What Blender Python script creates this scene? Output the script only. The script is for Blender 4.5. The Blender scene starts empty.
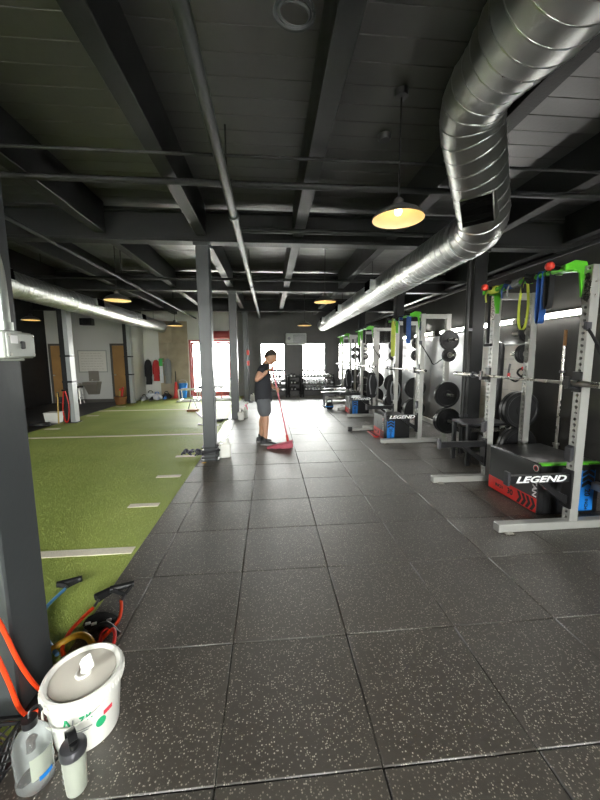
import bpy, bmesh, math, random
from mathutils import Vector, Matrix, Euler
import numpy as np
random.seed(7)
PI = math.pi
sc = bpy.context.scene
COL = sc.collection

# ------------------------------------------------------------------ camera
cam_d = bpy.data.cameras.new('camera'); cam = bpy.data.objects.new('camera', cam_d); COL.objects.link(cam)
cam_d.sensor_fit = 'VERTICAL'; cam_d.sensor_height = 36.0; cam_d.lens = 340 * 36.0 / 800
cam_d.clip_start = .05; cam_d.clip_end = 200
cam.location = (0, 0, 1.5)
_p, _y, _r = math.radians(7.1), math.radians(5.0), math.radians(-.38)
_f = Vector((math.sin(_y) * math.cos(_p), math.cos(_y) * math.cos(_p), -math.sin(_p)))
_rt = Vector((math.cos(_y), -math.sin(_y), 0)); _u = _rt.cross(_f)
_rt, _u = math.cos(_r) * _rt + math.sin(_r) * _u, -math.sin(_r) * _rt + math.cos(_r) * _u
cam.rotation_euler = Matrix((_rt, _u, -_f)).transposed().to_euler()
sc.camera = cam

# ------------------------------------------------------------------ world, exposure
W = bpy.data.worlds.new('daylight'); sc.world = W; W.use_nodes = True
bg = W.node_tree.nodes['Background']
bg.inputs[0].default_value = (1, .98, .935, 1); bg.inputs[1].default_value = 22.0
sc.view_settings.view_transform = 'Standard'; sc.view_settings.look = 'None'
sc.view_settings.gamma = 1; sc.view_settings.use_curve_mapping = False
sc.view_settings.exposure = 1.4
sc.cycles.use_denoising = True
sc.cycles.max_bounces = 7; sc.cycles.diffuse_bounces = 4; sc.cycles.glossy_bounces = 4
sc.cycles.transmission_bounces = 6; sc.cycles.transparent_max_bounces = 12
sc.cycles.sample_clamp_indirect = 6.0; sc.cycles.caustics_reflective = False; sc.cycles.caustics_refractive = False

def portal(cx, y, cz, w, h, facing):
    l = bpy.data.lights.new('window_portal', 'AREA'); l.shape = 'RECTANGLE'; l.size = w; l.size_y = h
    l.cycles.is_portal = True
    o = bpy.data.objects.new('window_portal', l); COL.objects.link(o); o.location = (cx, y, cz)
    o.rotation_euler = (math.radians(-90 if facing < 0 else 90), 0, 0)
YB = 13.55      # back wall
YF = -2.6       # front wall behind the camera
XL, XR = -7.6, 3.75
ZC = 3.55
XO = 6.6        # outer wall beyond the part-height right wall
ZP = 2.77       # top of the part-height wall
BACK_OPEN = [(-3.1, -1.44, 0, 2.2), (-.37, .61, .62, 2.08), (1.28, 2.23, .62, 2.08), (2.75, 3.6, .62, 2.08), (4.4, 6.2, .62, 2.6)]  # last opening is added out of view to light the ceiling past the right wall
FRONT_OPEN = [(-4.6, -2.5, .8, 2.6), (.1, 2.2, .8, 2.6), (4.4, 6.2, .8, 2.6)]  # last opening likewise added, unseen, to light the nearer ceiling there
for a, b, c, d in BACK_OPEN: portal((a + b) / 2, YB + .16, (c + d) / 2, b - a, d - c, -1)
for a, b, c, d in FRONT_OPEN: portal((a + b) / 2, YF - .16, (c + d) / 2, b - a, d - c, 1)

# ------------------------------------------------------------------ materials
MAT = {}
def nodes(m):
    m.use_nodes = True; return m.node_tree, m.node_tree.nodes['Principled BSDF']
def mat(name, col, rough=.5, metal=0, var=.12, scale=8., bump=0., bscale=60., spec=.5, rvar=.08, **kw):
    m = bpy.data.materials.new(name); MAT[name] = m
    t, b = nodes(m); N = t.nodes; L = t.links
    b.inputs['Metallic'].default_value = metal; b.inputs['Specular IOR Level'].default_value = spec
    tc = N.new('ShaderNodeTexCoord'); nz = N.new('ShaderNodeTexNoise'); nz.inputs['Scale'].default_value = scale; nz.inputs['Detail'].default_value = 3
    L.new(tc.outputs['Object'], nz.inputs['Vector'])
    mx = N.new('ShaderNodeMix'); mx.data_type = 'RGBA'
    c = Vector(col)
    mx.inputs['A'].default_value = (*(c * (1 - var)), 1); mx.inputs['B'].default_value = (*(c * (1 + var)), 1)
    L.new(nz.outputs['Fac'], mx.inputs['Factor']); L.new(mx.outputs['Result'], b.inputs['Base Color'])
    mr = N.new('ShaderNodeMapRange'); mr.inputs['To Min'].default_value = max(0, rough - rvar); mr.inputs['To Max'].default_value = min(1, rough + rvar)
    L.new(nz.outputs['Fac'], mr.inputs['Value']); L.new(mr.outputs['Result'], b.inputs['Roughness'])
    if bump:
        n2 = N.new('ShaderNodeTexNoise'); n2.inputs['Scale'].default_value = bscale; n2.inputs['Detail'].default_value = 4
        L.new(tc.outputs['Object'], n2.inputs['Vector'])
        bp = N.new('ShaderNodeBump'); bp.inputs['Strength'].default_value = bump; bp.inputs['Distance'].default_value = .01
        L.new(n2.outputs['Fac'], bp.inputs['Height']); L.new(bp.outputs['Normal'], b.inputs['Normal'])
    for k, v in kw.items(): b.inputs[k].default_value = v
    return m
def emit(name, col, s):
    m = mat(name, col, .5); b = m.node_tree.nodes['Principled BSDF']
    b.inputs['Emission Color'].default_value = (*col, 1); b.inputs['Emission Strength'].default_value = s
    return m
# rubber tile: black granulate with pale flecks, slightly scuffed
def rubber(name, base, fleck, fscale=135, thr=.80):
    m = bpy.data.materials.new(name); MAT[name] = m
    t, b = nodes(m); N = t.nodes; L = t.links
    g = N.new('ShaderNodeNewGeometry')
    v = N.new('ShaderNodeTexVoronoi'); v.inputs['Scale'].default_value = fscale; L.new(g.outputs['Position'], v.inputs['Vector'])
    sp = N.new('ShaderNodeSeparateColor'); L.new(v.outputs['Color'], sp.inputs['Color'])
    a = N.new('ShaderNodeMath'); a.operation = 'GREATER_THAN'; a.inputs[1].default_value = thr; L.new(sp.outputs['Red'], a.inputs[0])
    d = N.new('ShaderNodeMath'); d.operation = 'LESS_THAN'; d.inputs[1].default_value = .38; L.new(v.outputs['Distance'], d.inputs[0])
    mu = N.new('ShaderNodeMath'); mu.operation = 'MULTIPLY'; L.new(a.outputs[0], mu.inputs[0]); L.new(d.outputs[0], mu.inputs[1])
    mu2 = N.new('ShaderNodeMath'); mu2.operation = 'MULTIPLY'; L.new(mu.outputs[0], mu2.inputs[0]); L.new(sp.outputs['Green'], mu2.inputs[1])
    n = N.new('ShaderNodeTexNoise'); n.inputs['Scale'].default_value = 1.3; n.inputs['Detail'].default_value = 5; L.new(g.outputs['Position'], n.inputs['Vector'])
    oi = N.new('ShaderNodeObjectInfo')
    br = N.new('ShaderNodeMath'); br.operation = 'MULTIPLY_ADD'; br.inputs[1].default_value = .5; br.inputs[2].default_value = .5
    ad = N.new('ShaderNodeMath'); ad.operation = 'MULTIPLY_ADD'; ad.inputs[1].default_value = .5
    L.new(oi.outputs['Random'], ad.inputs[0]); L.new(n.outputs['Fac'], ad.inputs[2]); L.new(ad.outputs[0], br.inputs[0])
    vm = N.new('ShaderNodeVectorMath'); vm.operation = 'SCALE'; vm.inputs[0].default_value = base; L.new(br.outputs[0], vm.inputs['Scale'])
    mx = N.new('ShaderNodeMix'); mx.data_type = 'RGBA'; L.new(mu2.outputs[0], mx.inputs['Factor']); L.new(vm.outputs[0], mx.inputs['A']); mx.inputs['B'].default_value = (*fleck, 1)
    L.new(mx.outputs['Result'], b.inputs['Base Color'])
    mr = N.new('ShaderNodeMapRange'); mr.inputs['From Min'].default_value = .3; mr.inputs['From Max'].default_value = .7
    mr.inputs['To Min'].default_value = .46; mr.inputs['To Max'].default_value = .60
    b.inputs['Coat Weight'].default_value = .75; b.inputs['Coat Roughness'].default_value = .54
    L.new(n.outputs['Fac'], mr.inputs['Value']); L.new(mr.outputs['Result'], b.inputs['Roughness'])
    b.inputs['Specular IOR Level'].default_value = 1.0
    n2 = N.new('ShaderNodeTexNoise'); n2.inputs['Scale'].default_value = 220; n2.inputs['Detail'].default_value = 2; L.new(g.outputs['Position'], n2.inputs['Vector'])
    bp = N.new('ShaderNodeBump'); bp.inputs['Strength'].default_value = .25; bp.inputs['Distance'].default_value = .004
    L.new(n2.outputs['Fac'], bp.inputs['Height']); L.new(bp.outputs['Normal'], b.inputs['Normal'])
    return m
rubber('rubber', (.047, .0385, .029), (.42, .385, .32), 125, .55)
mat('rubber_plain', (.03, .03, .032), .5, var=.3, scale=3)
def turf_mat(name, lo, hi):
    m = bpy.data.materials.new(name); MAT[name] = m
    t, b = nodes(m); N = t.nodes; L = t.links
    g = N.new('ShaderNodeNewGeometry')
    n = N.new('ShaderNodeTexNoise'); n.inputs['Scale'].default_value = 1.1; n.inputs['Detail'].default_value = 6; L.new(g.outputs['Position'], n.inputs['Vector'])
    n2 = N.new('ShaderNodeTexNoise'); n2.inputs['Scale'].default_value = 160; n2.inputs['Detail'].default_value = 3; L.new(g.outputs['Position'], n2.inputs['Vector'])
    ad = N.new('ShaderNodeMath'); ad.operation = 'MULTIPLY_ADD'; ad.inputs[1].default_value = .9; L.new(n2.outputs['Fac'], ad.inputs[0]); 
    s = N.new('ShaderNodeMath'); s.operation = 'SUBTRACT'; s.inputs[1].default_value = .45; L.new(n.outputs['Fac'], s.inputs[0]); L.new(s.outputs[0], ad.inputs[2])
    mx = N.new('ShaderNodeMix'); mx.data_type = 'RGBA'; mx.inputs['A'].default_value = (*lo, 1); mx.inputs['B'].default_value = (*hi, 1)
    L.new(ad.outputs[0], mx.inputs['Factor']); L.new(mx.outputs['Result'], b.inputs['Base Color'])
    b.inputs['Roughness'].default_value = .6; b.inputs['Specular IOR Level'].default_value = .4
    bp = N.new('ShaderNodeBump'); bp.inputs['Strength'].default_value = .6; bp.inputs['Distance'].default_value = .008
    L.new(n2.outputs['Fac'], bp.inputs['Height']); L.new(bp.outputs['Normal'], b.inputs['Normal'])
turf_mat('turf', (.19, .27, .045), (.42, .48, .12))
turf_mat('turf_blade', (.21, .29, .05), (.46, .52, .15))
mat('turf_white', (.80, .74, .60), .8, var=.15, scale=40, bump=.4, bscale=150)
mat('ceiling_plank', (.062, .060, .058), .42, var=.3, scale=5, bump=.1, bscale=30, spec=.8)
mat('beam_paint', (.020, .0205, .021), .5, var=.25, scale=4, bump=.1, spec=.25)
mat('column_paint', (.05, .055, .058), .38, var=.15, scale=5, bump=.08, bscale=25)
mat('column_lit', (.38, .40, .41), .4, var=.1)  # pale tone carries the window light on the far columns
mat('black_paint', (.014, .014, .015), .45, var=.25)
mat('wall_dark', (.06, .059, .056), .10, var=.15, scale=3, rvar=.03)
mat('wall_back_dark', (.085, .083, .08), .5, var=.15)  # dark wall paint lightened to stand in for haze round the windows
mat('wall_black', (.012, .012, .013), .6)
mat('wall_white', (.60, .60, .57), .6, var=.05, scale=2)
mat('wall_panel', (.55, .56, .57), .18, var=.05, scale=1.5, rvar=.04)
mat('concrete', (.34, .29, .21), .75, var=.35, scale=3.5, bump=.5, bscale=18)
mat('galv', (.48, .49, .48), .38, 1, var=.22, scale=6, rvar=.1)
mat('galv_seam', (.72, .73, .73), .3, 1, var=.1)
mat('rack_silver', (.44, .44, .415), .42, .35, var=.08, scale=12, rvar=.05)
mat('steel', (.55, .53, .49), .28, 1, var=.12)
mat('steel_dark', (.10, .10, .11), .35, .6, var=.2)
mat('rubber_black', (.009, .009, .010), .42, var=.3, scale=20)
mat('plastic_black', (.012, .012, .013), .35, var=.2)
mat('vinyl_black', (.012, .012, .013), .33, var=.2, scale=10, bump=.1)
mat('vinyl_grey', (.055, .057, .058), .35, var=.15, scale=6)
mat('red', (.62, .025, .02), .4, var=.1)
mat('red_ball', (.75, .05, .03), .3, var=.05)
mat('green', (.10, .48, .025), .38, var=.12)
mat('blue', (.012, .19, .62), .4, var=.08)
mat('blue_band', (.015, .07, .27), .5, var=.15)
mat('yellow_band', (.45, .52, .05), .5, var=.15)
mat('purple', (.22, .04, .28), .45)
mat('orange_tube', (.95, .07, .015), .38, var=.06)
mat('yellow_tube', (.75, .42, .03), .4, var=.08)
mat('blue_tube', (.10, .28, .55), .35, var=.1)
mat('white_plastic', (.80, .79, .74), .38, var=.03)
mat('lid_plastic', (.70, .66, .58), .42, var=.04, scale=14)
mat('tissue', (.9, .89, .86), .8)
mat('ink_black', (.01, .01, .01), .5)
mat('ink_white', (.85, .85, .85), .5, var=.02)
mat('ink_green', (.02, .40, .16), .5)
mat('ink_red', (.75, .05, .08), .5)
mat('ink_grey', (.35, .36, .36), .5)
mat('shade_outer', (.10, .095, .09), .35, .3)
mat('shade_inner', (.85, .80, .66), .45, var=.03)
emit('bulb', (1, .72, .38), 3)
mat('box_grey', (.36, .38, .35), .4, var=.05)
mat('conduit', (.38, .41, .38), .3, .7, var=.1)
mat('wood_door', (.40, .22, .075), .5, var=.22, scale=3)
mat('door_frame', (.09, .085, .075), .45)
mat('whiteboard', (.72, .70, .64), .3, var=.05)
mat('whiteboard_warm', (.55, .50, .42), .35, var=.08)
mat('marker', (.42, .38, .33), .6)
mat('skin', (.46, .25, .16), .5, var=.08, scale=15, **{'Subsurface Weight': .08})
mat('hair', (.03, .02, .015), .6, bump=.5, bscale=120)
mat('shirt', (.018, .019, .024), .85, var=.25, scale=12, bump=.3, bscale=30)
mat('shorts', (.10, .105, .115), .85, var=.15, scale=12, bump=.3, bscale=25)
mat('shoe', (.02, .02, .022), .6)
mat('shoe_sole', (.25, .24, .23), .6)
mat('pink', (.50, .11, .15), .8, var=.25, scale=25, bump=.6, bscale=60)
mat('pink_pole', (.65, .16, .20), .4, var=.08)
mat('pink_liquid', (.85, .25, .35), .35)
mat('cloth_grey', (.22, .23, .24), .9, bump=.3)
mat('cloth_black', (.015, .015, .017), .9, bump=.3)
mat('cloth_red', (.40, .03, .03), .9, bump=.3)
mat('cloth_green', (.06, .35, .10), .9)
mat('cloth_white', (.65, .66, .70), .8, var=.15)
mat('white_paint', (.7, .7, .68), .4, var=.05)
mat('window_frame', (.16, .16, .165), .4)
mat('red_paint', (.42, .06, .06), .45)
mat('ground_out', (.45, .44, .42), .8, var=.1)
mat('leaf', (.75, .45, .05), .7)
mat('wicker', (.35, .16, .06), .7, var=.3, scale=40)
mat('straw', (.55, .38, .12), .8)
def clear(name, col, rough, alpha, base=None):
    m = bpy.data.materials.new(name); MAT[name] = m
    t, b = nodes(m); N = t.nodes; L = t.links
    tr = N.new('ShaderNodeBsdfTransparent'); tr.inputs[0].default_value = (*col, 1)
    fr = N.new('ShaderNodeFresnel'); fr.inputs['IOR'].default_value = 1.45
    ad = N.new('ShaderNodeMath'); ad.operation = 'ADD'; ad.inputs[1].default_value = alpha; ad.use_clamp = True
    mx = N.new('ShaderNodeMixShader'); L.new(fr.outputs[0], ad.inputs[0]); L.new(ad.outputs[0], mx.inputs[0])
    b.inputs['Base Color'].default_value = (*(base or col), 1); b.inputs['Roughness'].default_value = rough
    L.new(tr.outputs[0], mx.inputs[1]); L.new(b.outputs[0], mx.inputs[2]); L.new(mx.outputs[0], N['Material Output'].inputs[0])
clear('glass', (.95, .97, .97), .03, .02)
clear('pet', (.93, .95, .94), .06, .05, (.45, .46, .46))
mat('grille_black', (.004, .004, .004), 1, spec=0)
clear('frosted', (.70, .74, .66), .35, .5, (.60, .63, .55))
mat('fountain', (.26, .235, .20), .35, .2, var=.1)

# ------------------------------------------------------------------ mesh helpers
class MB:
    def __init__(s): s.bm = bmesh.new()
    def box(s, c, d, bev=0, rot=None, seg=1):
        t = bmesh.new()
        bmesh.ops.create_cube(t, size=1, matrix=Matrix.Diagonal((*d, 1)))
        if bev: bmesh.ops.bevel(t, geom=t.edges[:], offset=min(bev, min(d) * .49), segments=seg, affect='EDGES', profile=.6)
        M = Matrix.Translation(c)
        if rot: M = M @ Euler(rot).to_matrix().to_4x4()
        t.transform(M); s.merge(t); return s
    def b2(s, x0, x1, y0, y1, z0, z1, bev=0): return s.box(((x0 + x1) / 2, (y0 + y1) / 2, (z0 + z1) / 2), (x1 - x0, y1 - y0, z1 - z0), bev)
    def merge(s, t):
        me = bpy.data.meshes.new('tmp'); t.to_mesh(me); s.bm.from_mesh(me); bpy.data.meshes.remove(me); t.free()
    def ring_faces(s, rings, closed_u=True, cap=True, loop=False):
        R = [[s.bm.verts.new(p) for p in r] for r in rings]
        n = len(R[0]); m = len(R)
        for i in range(m if loop else m - 1):
            a, b = R[i], R[(i + 1) % m]
            for j in range(n if closed_u else n - 1):
                k = (j + 1) % n
                try: s.bm.faces.new((a[j], a[k], b[k], b[j]))
                except ValueError: pass
        if cap and not loop and closed_u:
            s.bm.faces.new(R[0][::-1]); s.bm.faces.new(R[-1])
        return s
    def tube(s, pts, r, n=8, closed=False, cap=True, flat=None):
        P = [Vector(p) for p in pts]; m = len(P)
        rad = r if hasattr(r, '__len__') else [r] * m
        T = []
        for i in range(m):
            a = P[(i - 1) % m] if closed or i else P[0]; b = P[(i + 1) % m] if closed or i < m - 1 else P[-1]
            T.append((b - a).normalized())
        u = T[0].orthogonal().normalized(); rings = []
        for i in range(m):
            u = (u - T[i] * u.dot(T[i])); u = u.normalized() if u.length > 1e-6 else T[i].orthogonal().normalized()
            v = T[i].cross(u)
            rings.append([P[i] + (u * math.cos(2 * PI * k / n) + v * math.sin(2 * PI * k / n)) * rad[i] for k in range(n)])
        return s.ring_faces(rings, True, cap, closed)
    def cyl(s, p0, p1, r, r1=None, n=16): return s.tube([p0, p1], [r, r if r1 is None else r1], n)
    def lathe(s, prof, c=(0, 0, 0), n=24, axis='z', cap=True):
        rings = []
        for r, h in prof:
            q = []
            for k in range(n):
                a = 2 * PI * k / n; x, y = max(r, 1e-4) * math.cos(a), max(r, 1e-4) * math.sin(a)
                p = {'z': (x, y, h), 'y': (x, h, -y), 'x': (h, x, y)}[axis]
                q.append(Vector(c) + Vector(p))
            rings.append(q)
        return s.ring_faces(rings, True, cap)
    def strap(s, pts, wd, w, t=.004, closed=False):
        P = [Vector(p) for p in pts]; wd = Vector(wd).normalized(); m = len(P); rings = []
        for i in range(m):
            a = P[(i - 1) % m] if closed or i else P[0]; b = P[(i + 1) % m] if closed or i < m - 1 else P[-1]
            T = (b - a).normalized(); nn = T.cross(wd); nn = nn.normalized() if nn.length > 1e-5 else T.orthogonal()
            rings.append([P[i] + wd * w / 2 + nn * t / 2, P[i] - wd * w / 2 + nn * t / 2, P[i] - wd * w / 2 - nn * t / 2, P[i] + wd * w / 2 - nn * t / 2])
        return s.ring_faces(rings, True, True, closed)
    def prism(s, poly, axis, a, b):
        def P(p, h): return {'x': (h, p[0], p[1]), 'y': (p[0], h, p[1]), 'z': (p[0], p[1], h)}[axis]
        return s.ring_faces([[P(p, a) for p in poly], [P(p, b) for p in poly]])
    def ball(s, c, r, n=16, m=10, sc3=(1, 1, 1)):
        t = bmesh.new(); bmesh.ops.create_uvsphere(t, u_segments=n, v_segments=m, radius=r)
        t.transform(Matrix.Translation(c) @ Matrix.Diagonal((*sc3, 1))); s.merge(t); return s
    def mesh(s, m, ang=38):
        bmesh.ops.recalc_face_normals(s.bm, faces=s.bm.faces[:])
        me = bpy.data.meshes.new('mesh'); s.bm.to_mesh(me); s.bm.free()
        me.materials.append(MAT[m] if isinstance(m, str) else m)
        me.shade_smooth(); me.set_sharp_from_angle(angle=math.radians(ang))
        return me
    def build(s, name, m, parent=None, loc=(0, 0, 0), rot=(0, 0, 0), ang=38):
        me = s.mesh(m, ang); me.name = name
        return link(name, me, parent, loc, rot)
def link(name, me, parent=None, loc=(0, 0, 0), rot=(0, 0, 0)):
    o = bpy.data.objects.new(name, me); COL.objects.link(o); o.parent = parent; o.location = loc; o.rotation_euler = rot
    return o
def tag(o, label=None, cat=None, group=None, kind=None):
    if label: o['label'] = label
    if cat: o['category'] = cat
    if group: o['group'] = group
    if kind: o['kind'] = kind
    return o
def thing(name, label, cat, loc=(0, 0, 0), rz=0, group=None):
    o = bpy.data.objects.new(name, None); COL.objects.link(o); o.location = loc; o.rotation_euler = (0, 0, rz); o.empty_display_size = .1
    return tag(o, label, cat, group)
def copy_tree(o, parent=None):
    c = o.copy(); COL.objects.link(c); c.parent = parent
    for ch in list(o.children): copy_tree(ch, c)
    return c
def struct(name, mb, m, parent=None, loc=(0, 0, 0)):
    o = mb.build(name, m, parent, loc)
    if not parent: o['kind'] = 'structure'
    return o
def smooth(pts, k=6, closed=False):
    P = [Vector(p) for p in pts]; n = len(P); out = []
    for i in range(n if closed else n - 1):
        if closed: a, b, c, d = P[i - 1], P[i], P[(i + 1) % n], P[(i + 2) % n]
        else: a, b, c, d = P[max(i - 1, 0)], P[i], P[i + 1], P[min(i + 2, n - 1)]
        for j in range(k):
            t = j / k
            out.append(.5 * ((2 * b) + (c - a) * t + (2 * a - 5 * b + 4 * c - d) * t * t + (3 * b - a - 3 * c + d) * t ** 3))
    if not closed: out.append(P[-1])
    return out
FACE = {'-y': (PI / 2, 0, 0), '-x': (PI / 2, 0, -PI / 2), '+x': (PI / 2, 0, PI / 2), '+z': (0, 0, 0)}
def text(body, size, m, parent, loc, rot, ext=.0015, name='lettering', shear=0, bold=0, align='CENTER', sx=1.):
    cu = bpy.data.curves.new('t', 'FONT'); cu.body = body; cu.size = size; cu.extrude = ext; cu.align_x = align; cu.align_y = 'CENTER'
    cu.shear = shear; cu.offset = bold; cu.resolution_u = 3
    o = bpy.data.objects.new('t', cu); COL.objects.link(o)
    me = bpy.data.meshes.new_from_object(o.evaluated_get(bpy.context.evaluated_depsgraph_get()))
    bpy.data.objects.remove(o); bpy.data.curves.remove(cu)
    me.transform(Matrix.Diagonal((sx, 1, 1, 1)))
    me.materials.clear(); me.materials.append(MAT[m]); me.name = name
    return link(name, me, parent, loc, rot)

# ================================================================== SETTING
# floor slab with rubber tiles
T = .61; TX0 = .39; TY0 = 1.045; TZ = .0
fl = struct('floor', MB().b2(XL - .2, XO + .2, YF - .2, YB + .2, -.16, -.022), 'rubber_plain')
EDGE = -1.07
tile_me = MB().box((0, 0, -.011), (T - .004, T - .004, .022), .004).mesh('rubber'); tile_me.name = 'rubber_tile'
cut_w = {}
for i in range(-3, 7):
    for j in range(-7, 21):
        x0 = TX0 + i * T; y0 = TY0 + j * T; x1 = x0 + T; y1 = min(y0 + T, YB)
        xa = max(x0, EDGE); xb = min(x1, XR)
        if xb - xa < .03 or y1 - y0 < .05: continue
        if xb - xa > T - .01 and y1 - y0 > T - .01: me = tile_me
        else:
            key = (round(xb - xa, 3), round(y1 - y0, 3))
            if key not in cut_w:
                cut_w[key] = MB().box((0, 0, -.011), (xb - xa - .004, y1 - y0 - .004, .022), .004).mesh('rubber')
            me = cut_w[key]
        dz = random.uniform(-.0012, .0012)
        link('rubber_tile', me, fl, ((xa + xb) / 2, (y0 + y1) / 2, dz))
# turf strip
TL = -5.0
turf = MB().b2(TL, EDGE, YF, YB, -.022, -.004).build('turf', 'turf')
turf.name = 'artificial_turf'; tag(turf, 'green artificial turf lane with white yard lines beside the rubber tiles', 'turf')
def line(x0, x1, y0, y1): MB().b2(x0, x1, y0, y1, -.008, .0015).build('turf_line', 'turf_white', turf)
for y in (2.63, 6.82, 10.25):
    line(TL + .03, EDGE - .03, y - .045, y + .045)
for y in (3.48, 4.35, 5.25, 7.7, 8.6, 9.4, 11.1, 12.0):
    line(-1.47, -1.17, y - .04, y + .04); line(TL + .12, TL + .42, y - .04, y + .04)
# grass blades near the camera
rng = np.random.default_rng(3)
n = 90000
bx = rng.uniform(TL + .1, EDGE - .004, n); by = 1.5 + (rng.uniform(0, 1, n) ** 1.7) * 6
keep = bx > -1.0 * (by * .85 + .4); bx, by = bx[keep], by[keep]
lines_y = np.array([2.63, 6.82])
onl = (np.abs(by[:, None] - lines_y[None]) < .05).any(1)
hash_y = np.array([3.48, 4.35, 5.25])
onl |= ((np.abs(by[:, None] - hash_y[None]) < .045).any(1)) & (bx > -1.48) & (bx < -1.16)
bx, by = bx[~onl], by[~onl]; n = len(bx)
an = rng.uniform(0, 2 * PI, n); ln = rng.uniform(-.007, .007, (n, 2)); h = rng.uniform(.005, .011, n); w = .0016
V = np.zeros((n, 3, 3)); V[:, 0] = np.stack([bx - w * np.cos(an), by - w * np.sin(an), np.full(n, -.005)], 1)
V[:, 1] = np.stack([bx + w * np.cos(an), by + w * np.sin(an), np.full(n, -.005)], 1)
V[:, 2] = np.stack([bx + ln[:, 0], by + ln[:, 1], h], 1)
me = bpy.data.meshes.new('turf_blades'); me.from_pydata(V.reshape(-1, 3).tolist(), [], np.arange(3 * n).reshape(-1, 3).tolist()); me.materials.append(MAT['turf_blade'])
o = link('turf_blades', me, turf); o['kind'] = 'stuff'

# walls with openings, 0.24 m thick
def wall_holes(name, x0, x1, z1, y, opens, m, thick=.24, sgn=1):
    mb = MB(); xs = sorted(opens); cx = x0
    ya, yb = (y, y + thick * sgn) if sgn > 0 else (y - thick, y)
    for a, b, c, d in xs:
        if a > cx: mb.b2(cx, a, ya, yb, -.1, z1)
        if c > 0: mb.b2(a, b, ya, yb, -.1, c)
        mb.b2(a, b, ya, yb, d, z1); cx = b
    mb.b2(cx, x1, ya, yb, -.1, z1)
    return struct(name, mb, m)
wb = wall_holes('wall_back', -1.3, XO + .24, ZC + .1, YB, BACK_OPEN[1:], 'wall_back_dark')
wbl = wall_holes('wall_back_left', XL - .24, -1.3, ZC + .1, YB, BACK_OPEN[:1], 'wall_white')
MB().b2(-4.2, -3.12, YB - .03, YB + .002, -.004, 2.9).build('concrete_panel', 'concrete', wbl)
# masonry joints of the concrete panel as raised courses
for k, (z0, z1) in enumerate(((0.02, .68), (.70, 1.38), (1.40, 2.08), (2.10, 2.88))):
    for a, b in (((-4.19, -3.68), (-3.66, -3.13)) if k % 2 else ((-4.19, -3.9), (-3.88, -3.13))):
        MB().box(((a + b) / 2, YB - .036, (z0 + z1) / 2), (b - a, .014, z1 - z0), .006).build('block', 'concrete', wbl)
wf = wall_holes('wall_front', XL - .24, XO + .24, ZC + .1, YF, FRONT_OPEN, 'wall_white', sgn=-1)
wr = struct('wall_right', MB().b2(XR, XR + .14, YF, YB, -.1, ZP), 'wall_dark')
struct('wall_outer', MB().b2(XO, XO + .24, YF, YB, -.1, ZC + .1), 'wall_white')
struct('trim_1', MB().b2(XR - .02, XR + .16, YF + .002, YB - .002, ZP, ZP + .05, .004), 'black_paint')
for k in range(4):
    y0 = 5.75 + k * 1.92
    MB().box((XR - .008, y0 + .95, 1.02), (.02, 1.9, 1.86), .004).build('wall_panel', 'wall_panel', wr)
wl = struct('wall_left', MB().b2(XL - .24, XL, YF, YB, -.1, ZC + .1), 'wall_black')
wi = struct('wall_doors', MB().b2(XL, -4.78, 12.5, 12.62, -.022, ZC + .1).b2(-4.9, -4.78, 12.62, YB, -.022, ZC + .1), 'wall_white')
struct('baseboard_left', MB().b2(-7.02, -5.52, 12.482, 12.5, -.022, .10).b2(-4.92, -4.78, 12.482, 12.5, -.022, .1), 'door_frame')
struct('baseboard_right', MB().b2(XR - .02, XR, YF, 5.7, 0, .10), 'black_paint')
struct('ground_outside', MB().b2(-40, 40, YB + .3, 60, -.3, -.18).b2(-40, 40, -50, YF - .3, -.3, -.18), 'ground_out')

# windows
def window(n, a, b, c, d, y, sgn, xs, zs, m='window_frame'):
    mb = MB(); t = .045; yc = y + .10 * sgn
    mb.box(((a + b) / 2, yc, c + t / 2), (b - a, .08, t)); mb.box(((a + b) / 2, yc, d - t / 2), (b - a, .08, t))
    mb.box((a + t / 2, yc, (c + d) / 2), (t, .08, d - c - 2 * t)); mb.box((b - t / 2, yc, (c + d) / 2), (t, .08, d - c - 2 * t))
    w = struct(f'window_{n}', mb, m)
    for z in zs: MB().box(((a + b) / 2, yc, z), (b - a - 2 * t, .06, .08)).build('mullion', m, w)
    for x, z0, z1 in xs: MB().box((x, yc, (z0 + z1) / 2), (.045, .05, z1 - z0)).build('mullion', m, w)
    Z = [c + t] + sorted(zs) + [d - t]
    for i in range(len(Z) - 1):
        X = [a + t] + sorted(x for x, z0, z1 in xs if z0 < (Z[i] + Z[i + 1]) / 2 < z1) + [b - t]
        for j in range(len(X) - 1):
            MB().b2(X[j] + .012, X[j + 1] - .012, yc - .004, yc + .004, Z[i] + .018, Z[i + 1] - .018).build('pane', 'glass', w)
    return w
k = 1
for a, b, c, d in BACK_OPEN[1:]:  # includes the added, unseen window beyond the right wall
    q = [a + (b - a) * f for f in (.25, .5, .75)]
    window(k, a, b, c, d, YB, 1, [(x, c + .045, 1.0) for x in q], [1.0])
    MB().b2(a - .05, b + .05, YB - .07, YB + .02, c - .05, c - .005, .006).build('window_sill', 'window_frame', bpy.data.objects[f'window_{k}']); k += 1
for a, b, c, d in FRONT_OPEN:  # the last of these is the added one beyond the right wall
    window(k, a, b, c, d, YF, -1, [((a + b) / 2, c, d)], [2.1]); k += 1
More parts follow.
